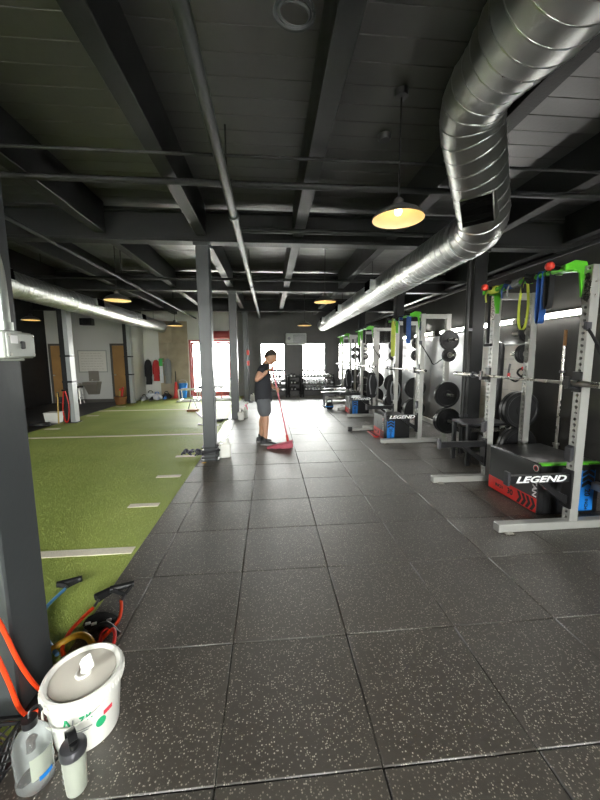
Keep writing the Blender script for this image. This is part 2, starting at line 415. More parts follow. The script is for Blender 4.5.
# glazed double door in the back wall
a, b, c, d = BACK_OPEN[0]
dr = struct('door_3', MB().b2(a, a + .07, YB + .02, YB + .12, -.004, d).b2(b - .07, b, YB + .02, YB + .12, -.004, d).b2(a + .07, b - .07, YB + .02, YB + .12, d - .07, d), 'red_paint')
mid = (a + b) / 2
for x0, x1 in ((a + .075, mid - .004), (mid + .004, b - .075)):
    lf = MB().b2(x0, x0 + .07, YB + .05, YB + .09, .002, d - .075).b2(x1 - .07, x1, YB + .05, YB + .09, .002, d - .075).b2(x0 + .07, x1 - .07, YB + .05, YB + .09, .002, .2).b2(x0 + .07, x1 - .07, YB + .05, YB + .09, d - .16, d - .075).build('door_leaf', 'red_paint', dr)
    MB().b2(x0 + .07, x1 - .07, YB + .066, YB + .074, .2, d - .16).build('pane', 'glass', lf)
    xh = x1 - .035 if x0 < mid - .1 else x0 + .035
    MB().cyl((xh, YB + .03, .85), (xh, YB + .03, 1.15), .012).build('door_handle', 'steel', lf)

# ceiling: deck boards across, joists along the hall, girders across on the columns
ce = struct('ceiling', MB().b2(XL - .2, XO + .2, YF - .2, YB + .2, ZC + .03, ZC + .2), 'black_paint')
yy = YF; pk = None
while yy < YB - .05:
    me = pk or MB().box((0, 0, 0), (XO - XL, .196, .03), .003).mesh('ceiling_plank'); pk = me
    link('plank', me, ce, ((XL + XO) / 2, yy + .1, ZC + .015 + random.uniform(-.001, .001))); yy += .2
def beam(name, label, x0, x1, y0, y1, z0, z1, m='beam_paint', cat='beam', group=None):
    """I-section member"""
    along_y = (y1 - y0) > (x1 - x0); f = .035; mb = MB(); cx, cy = (x0 + x1) / 2, (y0 + y1) / 2
    mb.b2(x0, x1, y0, y1, z0, z0 + f, .004); mb.b2(x0, x1, y0, y1, z1 - f, z1, .004)
    if along_y: mb.b2(cx - .02, cx + .02, y0, y1, z0 + f, z1 - f)
    else: mb.b2(x0, x1, cy - .02, cy + .02, z0 + f, z1 - f)
    return tag(mb.build(name, m), label, cat, group)
GY = (5.05, 8.5, 12.0)
for y, w_ in zip(GY, ('over the nearest free-standing column', 'second beyond the mopping person', 'closest to the window wall')):
    beam('girder', f'dark steel cross girder under the ceiling, {w_}', XL + .002, XO - .002, y - .09, y + .09, 3.08, 3.50, cat='girder', group='cross girders')
for x, w_ in ((-6.2, 'over the dark side aisle'), (-4.85, 'over the left column row'), (-3.53, 'above the left duct'), (-2.21, 'over the middle of the turf'), (-.9, 'over the turf edge columns'), (.42, 'over the middle of the tiled aisle'), (1.75, 'beside the right duct'), (3.13, 'over the right column row'), (4.45, 'just beyond the dark right wall'), (5.75, 'farthest beyond the right wall')):
    for i in range(len(GY) + 1):
        y0 = (YF + .002 if i == 0 else GY[i - 1] + .092); y1 = (YB - .002 if i == len(GY) else GY[i] - .092)
        w2 = ['in the nearest bay', 'in the second bay', 'in the third bay', 'in the bay before the windows'][i]
        mb = MB().b2(x - .07, x + .07, y0, y1, 3.16, ZC - .002, .006)
        tag(mb.build('ceiling_joist', 'beam_paint'), f'dark ceiling joist {w_}, {w2}', 'joist', 'ceiling joists')
# pipes under the ceiling
def pipe(name, label, pts, r, m='beam_paint', rings=None, cat='pipe'):
    t = thing(name, label, cat, pts[0]); o = Vector(pts[0]); mb = MB()
    mb.tube([Vector(p) - o for p in pts], r, 12); mb.build('pipe_run', m, t)
    for p, q in (rings or []):
        p = Vector(p) - o; q = Vector(q) - o; MB().cyl(p, q, r * 1.35, n=12).build('coupling', m, t)
    return t
t_ = pipe('sprinkler_pipe', 'grey sprinkler main running the length of the ceiling over the tiles', [(-.36, YF + .03, 3.03), (-.36, YB - .3, 3.03)], .042, 'column_paint', [((-.36, 3.92, 3.03), (-.36, 4.02, 3.03)), ((-.36, 7.5, 3.03), (-.36, 7.6, 3.03))])
for y in (3.3, 6.8, 10.2): MB().cyl((0, y - YF, .03), (0, y - YF, .52), .008, n=6).build('hanger_rod', 'beam_paint', t_)
t_ = pipe('sprinkler_pipe', 'thinner dark pipe over the turf running towards the glass door', [(-2.72, YF + .03, 2.98), (-2.72, YB - .3, 2.98)], .028, 'beam_paint')
for y in (3.3, 6.8, 10.2): MB().cyl((0, y - YF, .03), (0, y - YF, .57), .008, n=6).build('hanger_rod', 'beam_paint', t_)
t_ = pipe('cross_pipe', 'dark branch pipe crossing the ceiling in front of the nearest girder', [(XL + .05, 3.45, 3.12), (XO - .05, 3.45, 3.12)], .03, 'beam_paint', [((-.40, 3.45, 3.12), (-.32, 3.45, 3.12))])
t_ = pipe('conduit_run', 'thin electrical conduit crossing the ceiling close to the camera', [(XL + .05, 3.02, 3.13), (XO - .05, 3.02, 3.13)], .013, 'beam_paint')
t_ = pipe('cross_pipe', 'short branch pipe right of the grey sprinkler main at the girder', [(-.36, 4.62, 3.12), (3.0, 4.62, 3.12)], .03, 'beam_paint')
t_ = pipe('cross_pipe', 'branch pipe crossing the ceiling between second and third girders', [(XL + .05, 7.4, 3.12), (XO - .05, 7.4, 3.12)], .03, 'beam_paint')

# columns
def column(x, y, w, d, label, straps=False, m='column_paint', z1=3.08):
    t = thing('steel_column', label, 'column', (x, y, 0), group='steel columns')
    MB().box((0, 0, z1 / 2 - .001), (w, d, z1 - .002), .008).build('shaft', m, t)
    MB().box((0, 0, .006), (w + .09, d + .03, .012), .003).build('base_plate', 'black_paint', t)
    MB().box((0, 0, z1 - .03), (w + .05, d + .03, .05), .004).build('cap_plate', m, t)
    if straps:
        for z in (1.0, 1.5): MB().box((0, 0, z), (w + .012, d + .012, .05), .002).build('strap', 'plastic_black', t)
    return t
column(-1.18, 1.47, .22, .22, 'grey steel column close to the camera at the left edge', z1=3.08)
column(-.90, 5.05, .175, .18, 'grey steel column with black foam wrap at its foot beside the turf')
column(-.87, 8.5, .175, .18, 'grey steel column just left of the mopping person')
column(-.82, 12.0, .175, .18, 'farthest grey steel column on the turf edge near the windows')
column(3.13, 5.05, .2, .2, 'dark steel column between the first two weight racks', m='beam_paint')
column(3.25, 8.5, .2, .2, 'dark steel column beside the third weight rack', m='beam_paint')
column(3.25, 12.0, .2, .2, 'dark steel column at the last weight rack', m='beam_paint')
for y, s_ in ((8.5, 'nearer'), (12.0, 'farther')):
    t = thing('steel_column', f'{s_} column on the far side of the turf, its lit side painted pale', 'column', (-4.73, y, 0), group='steel columns')
    MB().b2(-.11, 0, -.1, .1, .001, 3.079, .006).build('shaft', 'black_paint', t)  # side away from the windows painted black for its shade
    MB().b2(0, .10, -.1, .1, .001, 3.079, .006).build('lit_flange_face', 'column_lit', t)  # window light painted in: side towards the windows made pale
    for z in (.95, 1.55): MB().b2(-.116, .106, -.106, .106, z, z + .045, .002).build('strap', 'plastic_black', t)
    MB().b2(-.15, .14, -.13, .13, -.003, .012, .003).build('base_plate', 'black_paint', t)

# ================================================================== DUCTS
def arc_path(pts, rad, k=7):
    """polyline with rounded corners"""
    P = [Vector(p) for p in pts]; out = [P[0]]
    for i in range(1, len(P) - 1):
        a = (P[i - 1] - P[i]).normalized(); b = (P[i + 1] - P[i]).normalized()
        s, e = P[i] + a * rad, P[i] + b * rad
        for j in range(k + 1):
            t = j / k; out.append(s * (1 - t) ** 2 + P[i] * 2 * t * (1 - t) + e * t * t)
    out.append(P[-1]); return out
def resample(P, step):
    out = [P[0].copy()]; acc = 0
    for i in range(len(P) - 1):
        a, b = P[i], P[i + 1]; L = (b - a).length; d = step - acc
        while d <= L: out.append(a.lerp(b, d / L)); d += step
        acc = L - (d - step)
    return out
def duct(name, label, path, r, pitch, couplings=(), big=None):
    o = Vector(path[0]); t = thing(name, label, 'duct', o); P = [Vector(p) - o for p in path]
    rr = [r] * len(P)
    if big:      # wider first stretch, reducer, then the common radius
        R0, ya, yb = big; P = [P[0], Vector((P[0].x, ya - o.y, P[0].z)), Vector((P[0].x, yb - o.y, P[0].z))] + P[1:]; rr = [R0, R0] + [r] * (len(P) - 2)
    MB().tube(P, rr, 40).build('duct_shell', 'galv', t, ang=50)
    # helical lock seam
    D = resample(P, pitch / 20); u = None; H = []
    for i in range(len(D)):
        T_ = (D[min(i + 1, len(D) - 1)] - D[max(i - 1, 0)]).normalized()
        u = T_.orthogonal().normalized() if u is None else (u - T_ * u.dot(T_)).normalized()
        v = T_.cross(u); a = 2 * PI * i / 20
        q = r
        if big: q = R0 if D[i].y + o.y < ya else max(r, R0 + (r - R0) * (D[i].y + o.y - ya) / (yb - ya))
        H.append(D[i] + (u * math.cos(a) + v * math.sin(a)) * (q + .0015))
    MB().tube(H, .0045, 4).build('lock_seam', 'galv_seam', t)
    for p, ax in couplings:
        p = Vector(p) - o; ax = Vector(ax).normalized()
        MB().cyl(p - ax * .035, p + ax * .035, r + .008, n=32).build('coupling', 'galv_seam', t)
    return t, o
DR = .21
up = [(1.37, YF + .05, 3.2), (1.37, 2.42, 3.2), (1.98, 3.12, 2.68), (1.98, YB - .9, 2.68)]
dt, do = duct('spiral_duct', 'galvanised spiral duct that drops and runs back above the racks', arc_path(up, .2), DR, .11,
              [((1.98, 3.42, 2.68), (0, 1, 0)), ((1.98, 7.2, 2.68), (0, 1, 0)), ((1.98, 10.0, 2.68), (0, 1, 0))], big=(.275, 1.75, 2.15))
def grille(parent, o, c, ax, w, h, depth, name='supply_grille'):
    """saddle boot with a black louvred mouth; ax = outward direction"""
    ax = Vector(ax).normalized(); q = ax.to_track_quat('Z', 'Y').to_matrix().to_4x4(); c = Vector(c) - o
    mb = MB(); mb.box((0, 0, depth / 2), (w, h, depth), .004); g = mb.build(name, 'galv', parent); g.matrix_local = Matrix.Translation(c) @ q
    MB().box((0, 0, depth + .004), (w - .02, h - .02, .012)).build('grille_mouth', 'grille_black', g)
    for k in range(4): MB().box((0, -h / 2 + h * (k + 1) / 5, depth + .012), (w - .03, .006, .012), rot=(.5, 0, 0)).build('louvre', 'grille_black', g)
_d = Vector((.58, .94, -.57)).normalized()
grille(dt, do, (1.82, 2.90, 2.80), Vector((-.58, -.58, -.57)), .25, .22, .25)
for y in (5.9, 8.6, 11.2): grille(dt, do, (1.98 - .1, y, 2.70), (-1, 0, .05), .3, .17, .19)
for y in (4.4, 6.6, 9.3): MB().cyl(Vector((1.98, y, 2.89)) - do, Vector((1.98, y, 3.54)) - do, .006, n=6).build('hanger_rod', 'beam_paint', dt)
lt, lo = duct('spiral_duct', 'galvanised spiral duct running along above the far side of the turf', [Vector((-3.98, YF + .05 + i * (YB - .4 - YF) / 12, 2.66)) for i in range(13)], .2, .11,
              [((-3.98, 7.4, 2.66), (0, 1, 0)), ((-3.98, 10.4, 2.66), (0, 1, 0)), ((-3.98, 5.0, 2.66), (0, 1, 0))])
for y in (8.15, 10.8, 5.4): grille(lt, lo, (-3.98 + .08, y, 2.72), (1, 0, .12), .3, .17, .17)
for y in (4.0, 6.6, 9.3, 12.4): MB().cyl(Vector((-3.98, y, 2.85)) - lo, Vector((-3.98, y, 3.54)) - lo, .006, n=6).build('hanger_rod', 'beam_paint', lt)

# ================================================================== LAMPS
def lamp(x, y, z, label, power=.55, r=.205, top=3.53):
    t = thing('pendant_lamp', label, 'lamp', (x, y, z), group='pendant lamps')
    prof_o = [(r, 0), (r * .97, .02), (r * .80, .055), (r * .5, .088), (r * .27, .103), (.045, .11), (.040, .145), (.02, .165), (.001, .168)]
    MB().lathe(prof_o, n=40, cap=False).build('lamp_shade', 'shade_outer', t)
    prof_i = [(r * .995, .001), (r * .955, .017), (r * .785, .049), (r * .48, .080), (r * .25, .094), (.001, .098)]
    MB().lathe(prof_i, n=40, cap=False).build('reflector', 'shade_inner', t)
    MB().lathe([(.001, .03), (.022, .036), (.032, .055), (.028, .075), (.018, .085), (.016, .092)], n=16).build('bulb', 'bulb', t)
    MB().cyl((0, 0, .165), (0, 0, top - z - .03), .006, n=8).build('cord', 'plastic_black', t)
    MB().lathe([(.001, top - z - .05), (.05, top - z - .045), (.055, top - z), (.001, top - z)], n=20).build('ceiling_rose', 'steel_dark', t)
    l = bpy.data.lights.new('bulb_light', 'POINT'); l.energy = power; l.color = (1, .58, .17); l.shadow_soft_size = .03
    lo_ = bpy.data.objects.new('bulb_light', l); COL.objects.link(lo_); lo_.parent = t; lo_.location = (0, 0, .012)
    return t
lamp(1.05, 2.82, 2.60, 'lit pendant lamp nearest the camera, left of the duct drop', top=3.54)
lamp(1.05, 6.5, 2.53, 'lit pendant lamp beside the far stretch of the right duct')
lamp(1.02, 10.0, 2.42, 'small lit pendant lamp hanging in front of the air conditioner')
lamp(-2.50, 6.05, 2.46, 'lit pendant lamp over the middle of the turf beside the left duct')
lamp(-2.66, 10.1, 2.42, 'lit pendant lamp over the turf in front of the glass door')
lamp(-6.1, 9.5, 2.5, 'lit pendant lamp in the dark side aisle near the doors')

# smoke detector and cable coil on the ceiling
t = thing('smoke_detector', 'round smoke detector on the ceiling behind the nearest lamp', 'detector', (1.10, 3.36, ZC))
MB().lathe([(.001, -.05), (.05, -.048), (.062, -.03), (.062, 0), (.001, 0)], n=24).build('housing', 'steel_dark', t)
t = thing('cable_coil', 'coil of grey cable hung from the ceiling at the top edge', 'cable', (.17, 2.10, 3.52))
cp = []
for i in range(120):
    a = i / 119 * 2 * PI * 3.3; rr = .1 + .012 * math.sin(a * .7)
    cp.append((rr * math.cos(a), .02 * math.sin(a * .3) + i * .0004, -.13 + rr * .75 * math.sin(a)))
MB().tube(cp, .011, 6).build('cable_loops', 'column_paint', t)
MB().cyl((0, 0.02, .02), (0, 0.02, -.07), .008, n=8).build('hook', 'steel_dark', t)

# ================================================================== BACK WALL THINGS
t = thing('air_conditioner', 'beige wall air conditioner between the two back windows', 'air conditioner', (1.03, YB, 2.24))
MB().b2(-.40, .40, -.26, -.002, -.2, .2, .02).build('casing', 'box_grey', t)
g = MB().b2(-.12, .37, -.272, -.258, -.15, .15).build('front_grille', 'steel_dark', t)
for k in range(7): MB().b2(-.12, .37, -.28, -.268, -.14 + k * .043, -.115 + k * .043).build('louvre', 'box_grey', g)
MB().lathe([(.001, -.275), (.05, -.275), (.06, -.258), (.001, -.258)], (-.27, 0, .0), axis='y', n=20).build('dial', 'steel_dark', t)
MB().b2(-.35, .35, -.27, -.002, -.235, -.2).build('bracket', 'white_paint', t)

def hexhead(mb, y0, y1, r):
    rings = []
    for y, q in ((y0, .86), (y0 + .012, 1), (y1 - .012, 1), (y1, .86)):
        rings.append([(r * q * math.cos(PI / 6 + k * PI / 3), y, r * q * math.sin(PI / 6 + k * PI / 3)) for k in range(6)])
    mb.ring_faces(rings)
db_me = {'h': MB().cyl((0, -.07, 0), (0, .07, 0), .016, n=10).mesh('steel')}
mb = MB(); hexhead(mb, -.15, -.065, .052); db_me['f'] = mb.mesh('rubber_black')
mb = MB(); hexhead(mb, .065, .15, .052); db_me['b'] = mb.mesh('rubber_black')
db_me['c'] = MB().lathe([(.001, -.156), (.030, -.155), (.032, -.148), (.001, -.148)], axis='y', n=10).mesh('white_paint')
def dumbbell_rack(x0, x1, label, lbl):
    t = thing('dumbbell_rack', label, 'dumbbell rack', ((x0 + x1) / 2, 13.1, 0)); w = (x1 - x0) / 2
    for s in (-1, 1):
        mb = MB(); mb.b2(s * w - .03, s * w + .03, -.25, .3, .002, .06, .004); mb.b2(s * w - .03, s * w + .03, .18, .24, .06, .86, .004); mb.box((s * w, -.02, .42), (.05, .05, .86), rot=(-.62, 0, 0))
        mb.build('end_frame', 'black_paint', t)
    for z, yo in ((.28, -.14), (.52, -.0), (.76, .12)):
        MB().box((0, yo, z), (2 * w - .062, .26, .03), .004, rot=(.18, 0, 0)).build('shelf', 'black_paint', t)
    for z, yo, rn in ((.28, -.14, 'lowest'), (.52, 0, 'middle'), (.76, .12, 'top')):
        n_ = int((2 * w - .1) / .122)
        for k in range(n_):
            x = (x0 + x1) / 2 - w + .1 + k * .122; od = ['first', 'second', 'third', 'fourth', 'fifth', 'sixth', 'seventh', 'eighth', 'ninth', 'tenth', 'eleventh'][k]
            d = thing('dumbbell', f'{od} hex dumbbell from the left on the {rn} tier of the {lbl}', 'dumbbell', (x, 13.1 + yo, z + .066), 0, f'dumbbells on the {rn} tier of the {lbl}')
            d.rotation_euler = (.18, 0, 0)
            link('handle', db_me['h'], d); link('head', db_me['f'], d); link('head', db_me['b'], d); link('end_cap', db_me['c'], d)
dumbbell_rack(-.45, .62, 'black dumbbell rack under the left window behind the mopping person', 'left dumbbell rack')
dumbbell_rack(.72, 1.16, 'narrow black dumbbell rack below the air conditioner', 'narrow dumbbell rack')
dumbbell_rack(1.26, 2.5, 'long black dumbbell rack under the right window', 'right dumbbell rack')

# rolled shutter over the glass door
t = thing('rolled_shutter', 'red rolled shutter housing above the glass door', 'shutter', (-1.95, YB, 2.38))
MB().lathe([(.001, -.42), (.15, -.42), (.15, .42), (.001, .42)], (0, -.16, 0), axis='x', n=20).build('shutter_roll', 'red_paint', t)
for s in (-1, 1): MB().b2(s * .44 - .02, s * .44 + .02, -.32, -.002, -.17, .17, .004).build('bracket', 'red_paint', t)

# ================================================================== DOORS WALL
def wood_door(n, x0, x1):
    y = 12.5
    d = struct(f'door_{n}', MB().b2(x0, x0 + .07, y - .03, y, -.02, 2.03).b2(x1 - .07, x1, y - .03, y, -.02, 2.03).b2(x0 + .07, x1 - .07, y - .03, y, 1.96, 2.03), 'door_frame')
    lf = MB().b2(x0 + .072, x1 - .072, y - .02, y - .001, -.015, 1.957).build('door_leaf', 'wood_door', d)
    MB().b2(x0 + .09, x1 - .09, y - .026, y - .02, -.01, .2).build('kick_plate', 'steel_dark', lf)
    MB().cyl((x0 + .14, y - .02, .95), (x0 + .14, y - .06, .95), .014).ball((x0 + .14, y - .075, .95), .028).build('door_knob', 'steel', lf)
wood_door(1, -7.55, -6.98); wood_door(2, -5.53, -4.88)
t = thing('whiteboard', 'whiteboard with faint writing on the white wall between the two wooden doors', 'whiteboard', (-6.13, 12.5, 1.42))
MB().b2(-.45, .45, -.02, -.001, -.37, .37, .003).build('board', 'whiteboard', t)
mb = MB().b2(-.47, .47, -.028, -.001, .35, .385).b2(-.47, .47, -.028, -.001, -.385, -.35).b2(-.48, -.45, -.028, -.001, -.385, .385).b2(.45, .48, -.028, -.001, -.385, .385); mb.build('frame', 'box_grey', t)
for k in range(7):
    z = .27 - k * .09; x = -.38
    mb = MB()
    while x < .3: w_ = random.uniform(.04, .12); mb.b2(x, x + w_, -.022, -.0195, z, z + .012); x += w_ + .03
    mb.build('handwriting', 'marker', t)
t = thing('drinking_fountain', 'metal drinking fountain with backplate below the whiteboard', 'fountain', (-6.13, 12.5, .66))
MB().b2(-.17, .17, -.03, -.001, .08, .43, .004).build('backplate', 'fountain', t)
mb = MB().b2(-.24, .24, -.36, -.001, -.03, .06, .01); mb.build('basin', 'fountain', t)
mb = MB(); mb.ring_faces([[(-.22, -.33, -.03), (.22, -.33, -.03), (.22, -.002, -.03), (-.22, -.002, -.03)], [(-.15, -.18, -.38), (.15, -.18, -.38), (.15, -.002, -.38), (-.15, -.002, -.38)]]); mb.build('housing', 'fountain', t)
MB().tube([(0, -.2, .06), (0, -.2, .1), (0, -.16, .13), (0, -.11, .12)], .012).build('spout', 'steel', t)
t = thing('bar_stool', 'small black-topped stool beside the drinking fountain', 'stool', (-6.56, 12.2, -.022))
MB().lathe([(.001, .56), (.17, .56), (.18, .585), (.17, .61), (.001, .615)], n=20).build('seat', 'plastic_black', t)
for k in range(4):
    a = PI / 4 + k * PI / 2; MB().cyl((.12 * math.cos(a), .12 * math.sin(a), .56), (.17 * math.cos(a), .17 * math.sin(a), 0), .012, n=8).build('leg', 'steel', t)
MB().tube([(.15 * math.cos(k * PI / 8), .15 * math.sin(k * PI / 8), .2) for k in range(16)], .008, 6, closed=True).build('foot_ring', 'steel', t)
t = thing('paper_stack', 'small white carton on the stool by the fountain', 'carton', (-6.56, 12.2, .593))
MB().box((0, 0, .045), (.13, .1, .09), .006).build('carton_body', 'white_plastic', t); MB().box((0, 0, .092), (.1, .03, .006)).build('flap', 'cloth_grey', t)
t = thing('loudspeaker', 'black loudspeaker hung high on the white wall above the whiteboard', 'speaker', (-6.15, 12.35, 2.75))
MB().box((0, 0, 0), (.38, .26, .24), .02).build('cabinet', 'plastic_black', t)
MB().lathe([(.001, -.145), (.09, -.14), (.1, -.128), (.001, -.128)], axis='y', n=20).build('driver', 'rubber_black', t)
MB().cyl((0, .12, 0), (0, .149, 0), .03).build('bracket', 'steel_dark', t)
# tub, poles and bats leaning at the nearer far column
t = thing('storage_tub', 'white plastic tub on the dark floor by the nearer far column', 'tub', (-5.22, 8.6, -.022))
mb = MB(); mb.ring_faces([[(-.13, -.11, 0), (.13, -.11, 0), (.13, .11, 0), (-.13, .11, 0)], [(-.155, -.135, .25), (.155, -.135, .25), (.155, .135, .25), (-.155, .135, .25)]]); mb.build('tub_body', 'white_plastic', t)
MB().b2(-.165, .165, -.145, .145, .235, .26, .006).build('rim', 'white_plastic', t)
t = thing('rope_coil', 'black rope lying at the turf edge beside the white tub', 'rope', (-5.3, 8.15, -.02))
MB().tube([((.15 + .02 * math.sin(a * 3)) * math.cos(a) * 1.4, (.12 + .015 * math.cos(a * 2)) * math.sin(a), .03 + .012 * i / 30) for i, a in enumerate([j * .22 for j in range(90)])], .02, 7).build('rope_loops', 'rubber_black', t)
for k, (dx, m, h_, lab) in enumerate(((-.20, 'straw', .72, 'straw-coloured wooden stick leaning on the nearer far column'), (-.02, 'red', .78, 'bright red resistance tube hung on the nearer far column'))):
    t = thing('training_stick' if k == 0 else 'resistance_tube', lab, 'stick' if k == 0 else 'resistance band', (-4.76 + dx, 8.36, 0))
    if k == 0:
        MB().tube([(0, -.04, .0), (-.0, .02, h_)], .016, 10).build('shaft', m, t); MB().cyl((0, .021, h_ - .1), (0, .028, h_ + .02), .022, n=10).build('grip', 'rubber_black', t)
    else:
        MB().tube(smooth([(.0, .0, h_), (.07, -.02, .45), (.04, -.03, .1), (-.02, -.03, .04), (-.07, -.02, .3), (-.03, 0, h_)]), .013, 8).build('tube', m, t)
        MB().cyl((-.06, -.01, h_), (.03, -.01, h_), .022, n=10).build('grip', 'rubber_black', t)
# basket of small gear by the farther far column
t = thing('wicker_basket', 'brown basket of gear at the foot of the farther far column', 'basket', (-4.98, 11.75, -.022))
MB().lathe([(.001, 0), (.15, 0), (.19, .26), (.2, .27), (.18, .27), (.15, .02), (.001, .02)], n=16).build('basket_body', 'wicker', t)
for k in range(5): MB().tube([(.19 * 1.0 * math.cos(a * PI / 8) * (.8 + .04 * k), .19 * math.sin(a * PI / 8) * (.8 + .04 * k), .04 + .05 * k) for a in range(16)], .012, 6, closed=True).build('weave_band', 'wicker', t)
for k, (x, y, lean, m) in enumerate(((-.05, 0, .05, 'straw'), (.05, .03, -.06, 'orange_tube'), (.02, -.05, .1, 'red'))):
    o = thing('rolled_mat', ['straw', 'orange', 'red'][k] + ' rolled mat standing in the brown basket', 'mat', (-4.98 + x, 11.75 + y, .0))
    MB().cyl((0, 0, .0), (lean, 0, .45 + .06 * k), .035, n=12).build('roll', m, o); MB().cyl((lean * .5, 0, .22), (lean * .55, 0, .26), .038, n=12).build('tie', 'rubber_black', o)

# jackets and bags on the white back wall
def jacket(x, z, h_, m, label):
    t = thing('jacket', label, 'jacket', (x, YB - .05, z)); rings = []
    for f, w_, dp in ((0, .04, .04), (.06, .09, .06), (.2, .1, .07), (.5, .1, .08), (.8, .11, .08), (1, .11, .06)):
        rings.append([(w_ * math.cos(a) * (1 + .08 * math.sin(3 * a + f * 9)), -.09 + dp * .8 * math.sin(a), -f * h_) for a in [k * PI / 8 for k in range(16)]])
    MB().ring_faces(rings).build('body', m, t)
    for s in (-1, 1): MB().tube(smooth([(s * .07, -.09, -.07), (s * .10, -.1, -.25), (s * .10, -.11, -h_ * .68)], 4), .034, 8).build('sleeve', m, t)
    MB().cyl((0, 0, .02), (0, -.1, .03), .008, n=6).build('hook', 'steel_dark', t)
jacket(-4.60, 1.47, .95, 'cloth_black', 'black jacket hanging on the white back wall')
jacket(-4.31, 1.45, .8, 'cloth_red', 'dark red jacket hanging beside the black jacket')
jacket(-3.88, 1.5, .95, 'cloth_grey', 'long grey jacket hanging next to the concrete wall')
t = thing('towel', 'green towel hung over the pale clothes on the back wall', 'towel', (-4.09, YB - .25, 1.42))
MB().strap(smooth([(0, .19, .06), (0, -.0, .07), (0, -.03, -.02), (0, -.02, -.2)]), (1, 0, 0), .13, .02).build('fabric', 'cloth_green', t)
t = thing('towel', 'white towel hanging between the red and grey jackets', 'towel', (-4.09, YB - .22, 1.28))
MB().strap(smooth([(0, .15, .06), (0, 0, .05), (0, -.02, -.2), (0, .0, -.7)]), (1, 0, 0), .12, .025).build('fabric', 'cloth_white', t)
def bag(x, y, s, m, label, hm='cloth_black'):
    t = thing('gym_bag', label, 'bag', (x, y, 0)); mb = MB(); rings = []
    for f, q in ((0, .8), (.15, 1), (.5, 1.02), (.8, .8), (1, .35)):
        rings.append([(s * q * math.cos(a) * (1.2 + .1 * math.sin(2 * a + 5 * f)), s * q * .8 * math.sin(a), -.004 + f * s * 1.3 * (1 + .1 * math.cos(3 * a) * f)) for a in [k * PI / 7 for k in range(14)]])
    mb.ring_faces(rings).build('bag_body', m, t)
    MB().tube(smooth([(-s * .5, 0, s * 1.1), (-s * .3, 0, s * 1.7), (s * .3, 0, s * 1.7), (s * .5, 0, s * 1.1)]), .014, 6).build('bag_handle', hm, t)
bag(-4.5, 13.2, .17, 'cloth_white', 'white gym bag under the black jacket')
bag(-4.2, 13.0, .15, 'cloth_white', 'smaller white gym bag under the green towel', 'blue')
bag(-4.62, 12.85, .11, 'cloth_grey', 'grey gym bag nearest the white wall corner', 'cloth_black')
bag(-3.92, 13.2, .15, 'cloth_black', 'black gym bag against the concrete wall')
for x, y, m, lb in ((-4.55, 12.62, 'cloth_white', 'white shoe left of the row on the turf'), (-4.32, 12.7, 'shoe', 'dark shoe in the middle of the row on the turf'), (-4.1, 12.75, 'cloth_white', 'white shoe right of the row on the turf'), (-3.88, 12.86, 'blue', 'blue shoe in front of the black bag')):
    t = thing('shoe', lb, 'shoe', (x, y, -.004))
    mb = MB(); rings = []
    for yy_, w_, h_ in ((-.14, .025, .035), (-.11, .045, .05), (-.04, .05, .065), (.04, .042, .10), (.11, .04, .115), (.135, .03, .1)):
        rings.append([(w_ * math.cos(a), yy_, .022 + h_ * max(0, math.sin(a))) for a in [k * PI / 6 for k in range(7)]])
    mb.ring_faces(rings).build('upper', m, t); MB().box((0, 0, .012), (.095, .28, .024), .01).build('sole', 'shoe_sole', t)
# cone and bin at the concrete wall
t = thing('traffic_cone', 'slim red cone standing by the concrete wall', 'cone', (-3.58, 13.3, -.004))
MB().lathe([(.001, .02), (.10, .02), (.075, .2), (.05, .55), (.03, .62), (.001, .62)], n=16).build('cone_body', 'red', t)
MB().box((0, 0, .012), (.26, .26, .024), .006).build('base', 'red', t)
MB().cyl((0, 0, .6), (0.0, 0, 1.02), .016, n=8).build('pole', 'rubber_black', t)
t = thing('bucket', 'blue bucket beside the slim red cone', 'bucket', (-3.32, 13.33, -.004))
MB().lathe([(.001, 0), (.12, 0), (.16, .55), (.17, .56), (.15, .56), (.11, .03), (.001, .03)], n=20).build('bucket_body', 'blue', t)
MB().tube(smooth([(-.16, 0, .53), (-.1, -.08, .68), (.1, -.08, .68), (.16, 0, .53)]), .008, 6).build('bucket_handle', 'steel', t)
# push sleds near the glass door
def push_sled(x, y, label, m='white_paint', up=.42):
    t = thing('push_sled', label, 'sled', (x, y, 0))
    for s in (-1, 1): MB().box((0, s * .2, .02), (.8, .07, .05), .012).build('skid', m, t)
    for xx in (-.3, .3): MB().box((xx, 0, .055), (.07, .47, .05), .006).build('cross_member', m, t)
    for sx in (-1, 1):
        for sy in (-1, 1): MB().cyl((sx * .3, sy * .2, .05), (sx * .33, sy * .2, up), .022, n=10).build('upright', m, t)
    for sy in (-1, 1): MB().tube([(-.33, sy * .2, up), (.33, sy * .2, up)], .022, 10).build('top_rail', m, t)
    return t
push_sled(-2.85, 12.25, 'low pale push sled on the turf left of the near column')
push_sled(-1.75, 12.5, 'pale push sled with taller frame in front of the glass door', 'white_paint', .75)
t = thing('weight_bench', 'black padded bench on the turf before the glass door', 'bench', (-2.2, 12.95, 0))
MB().box((0, 0, .44), (.95, .28, .09), .03, seg=2).build('pad', 'vinyl_black', t)
for s in (-1, 1):
    MB().b2(s * .36 - .025, s * .36 + .025, -.03, .03, .03, .4).build('leg', 'red_paint', t); MB().b2(s * .36 - .03, s * .36 + .03, -.22, .22, -.003, .045, .005).build('foot', 'red_paint', t)
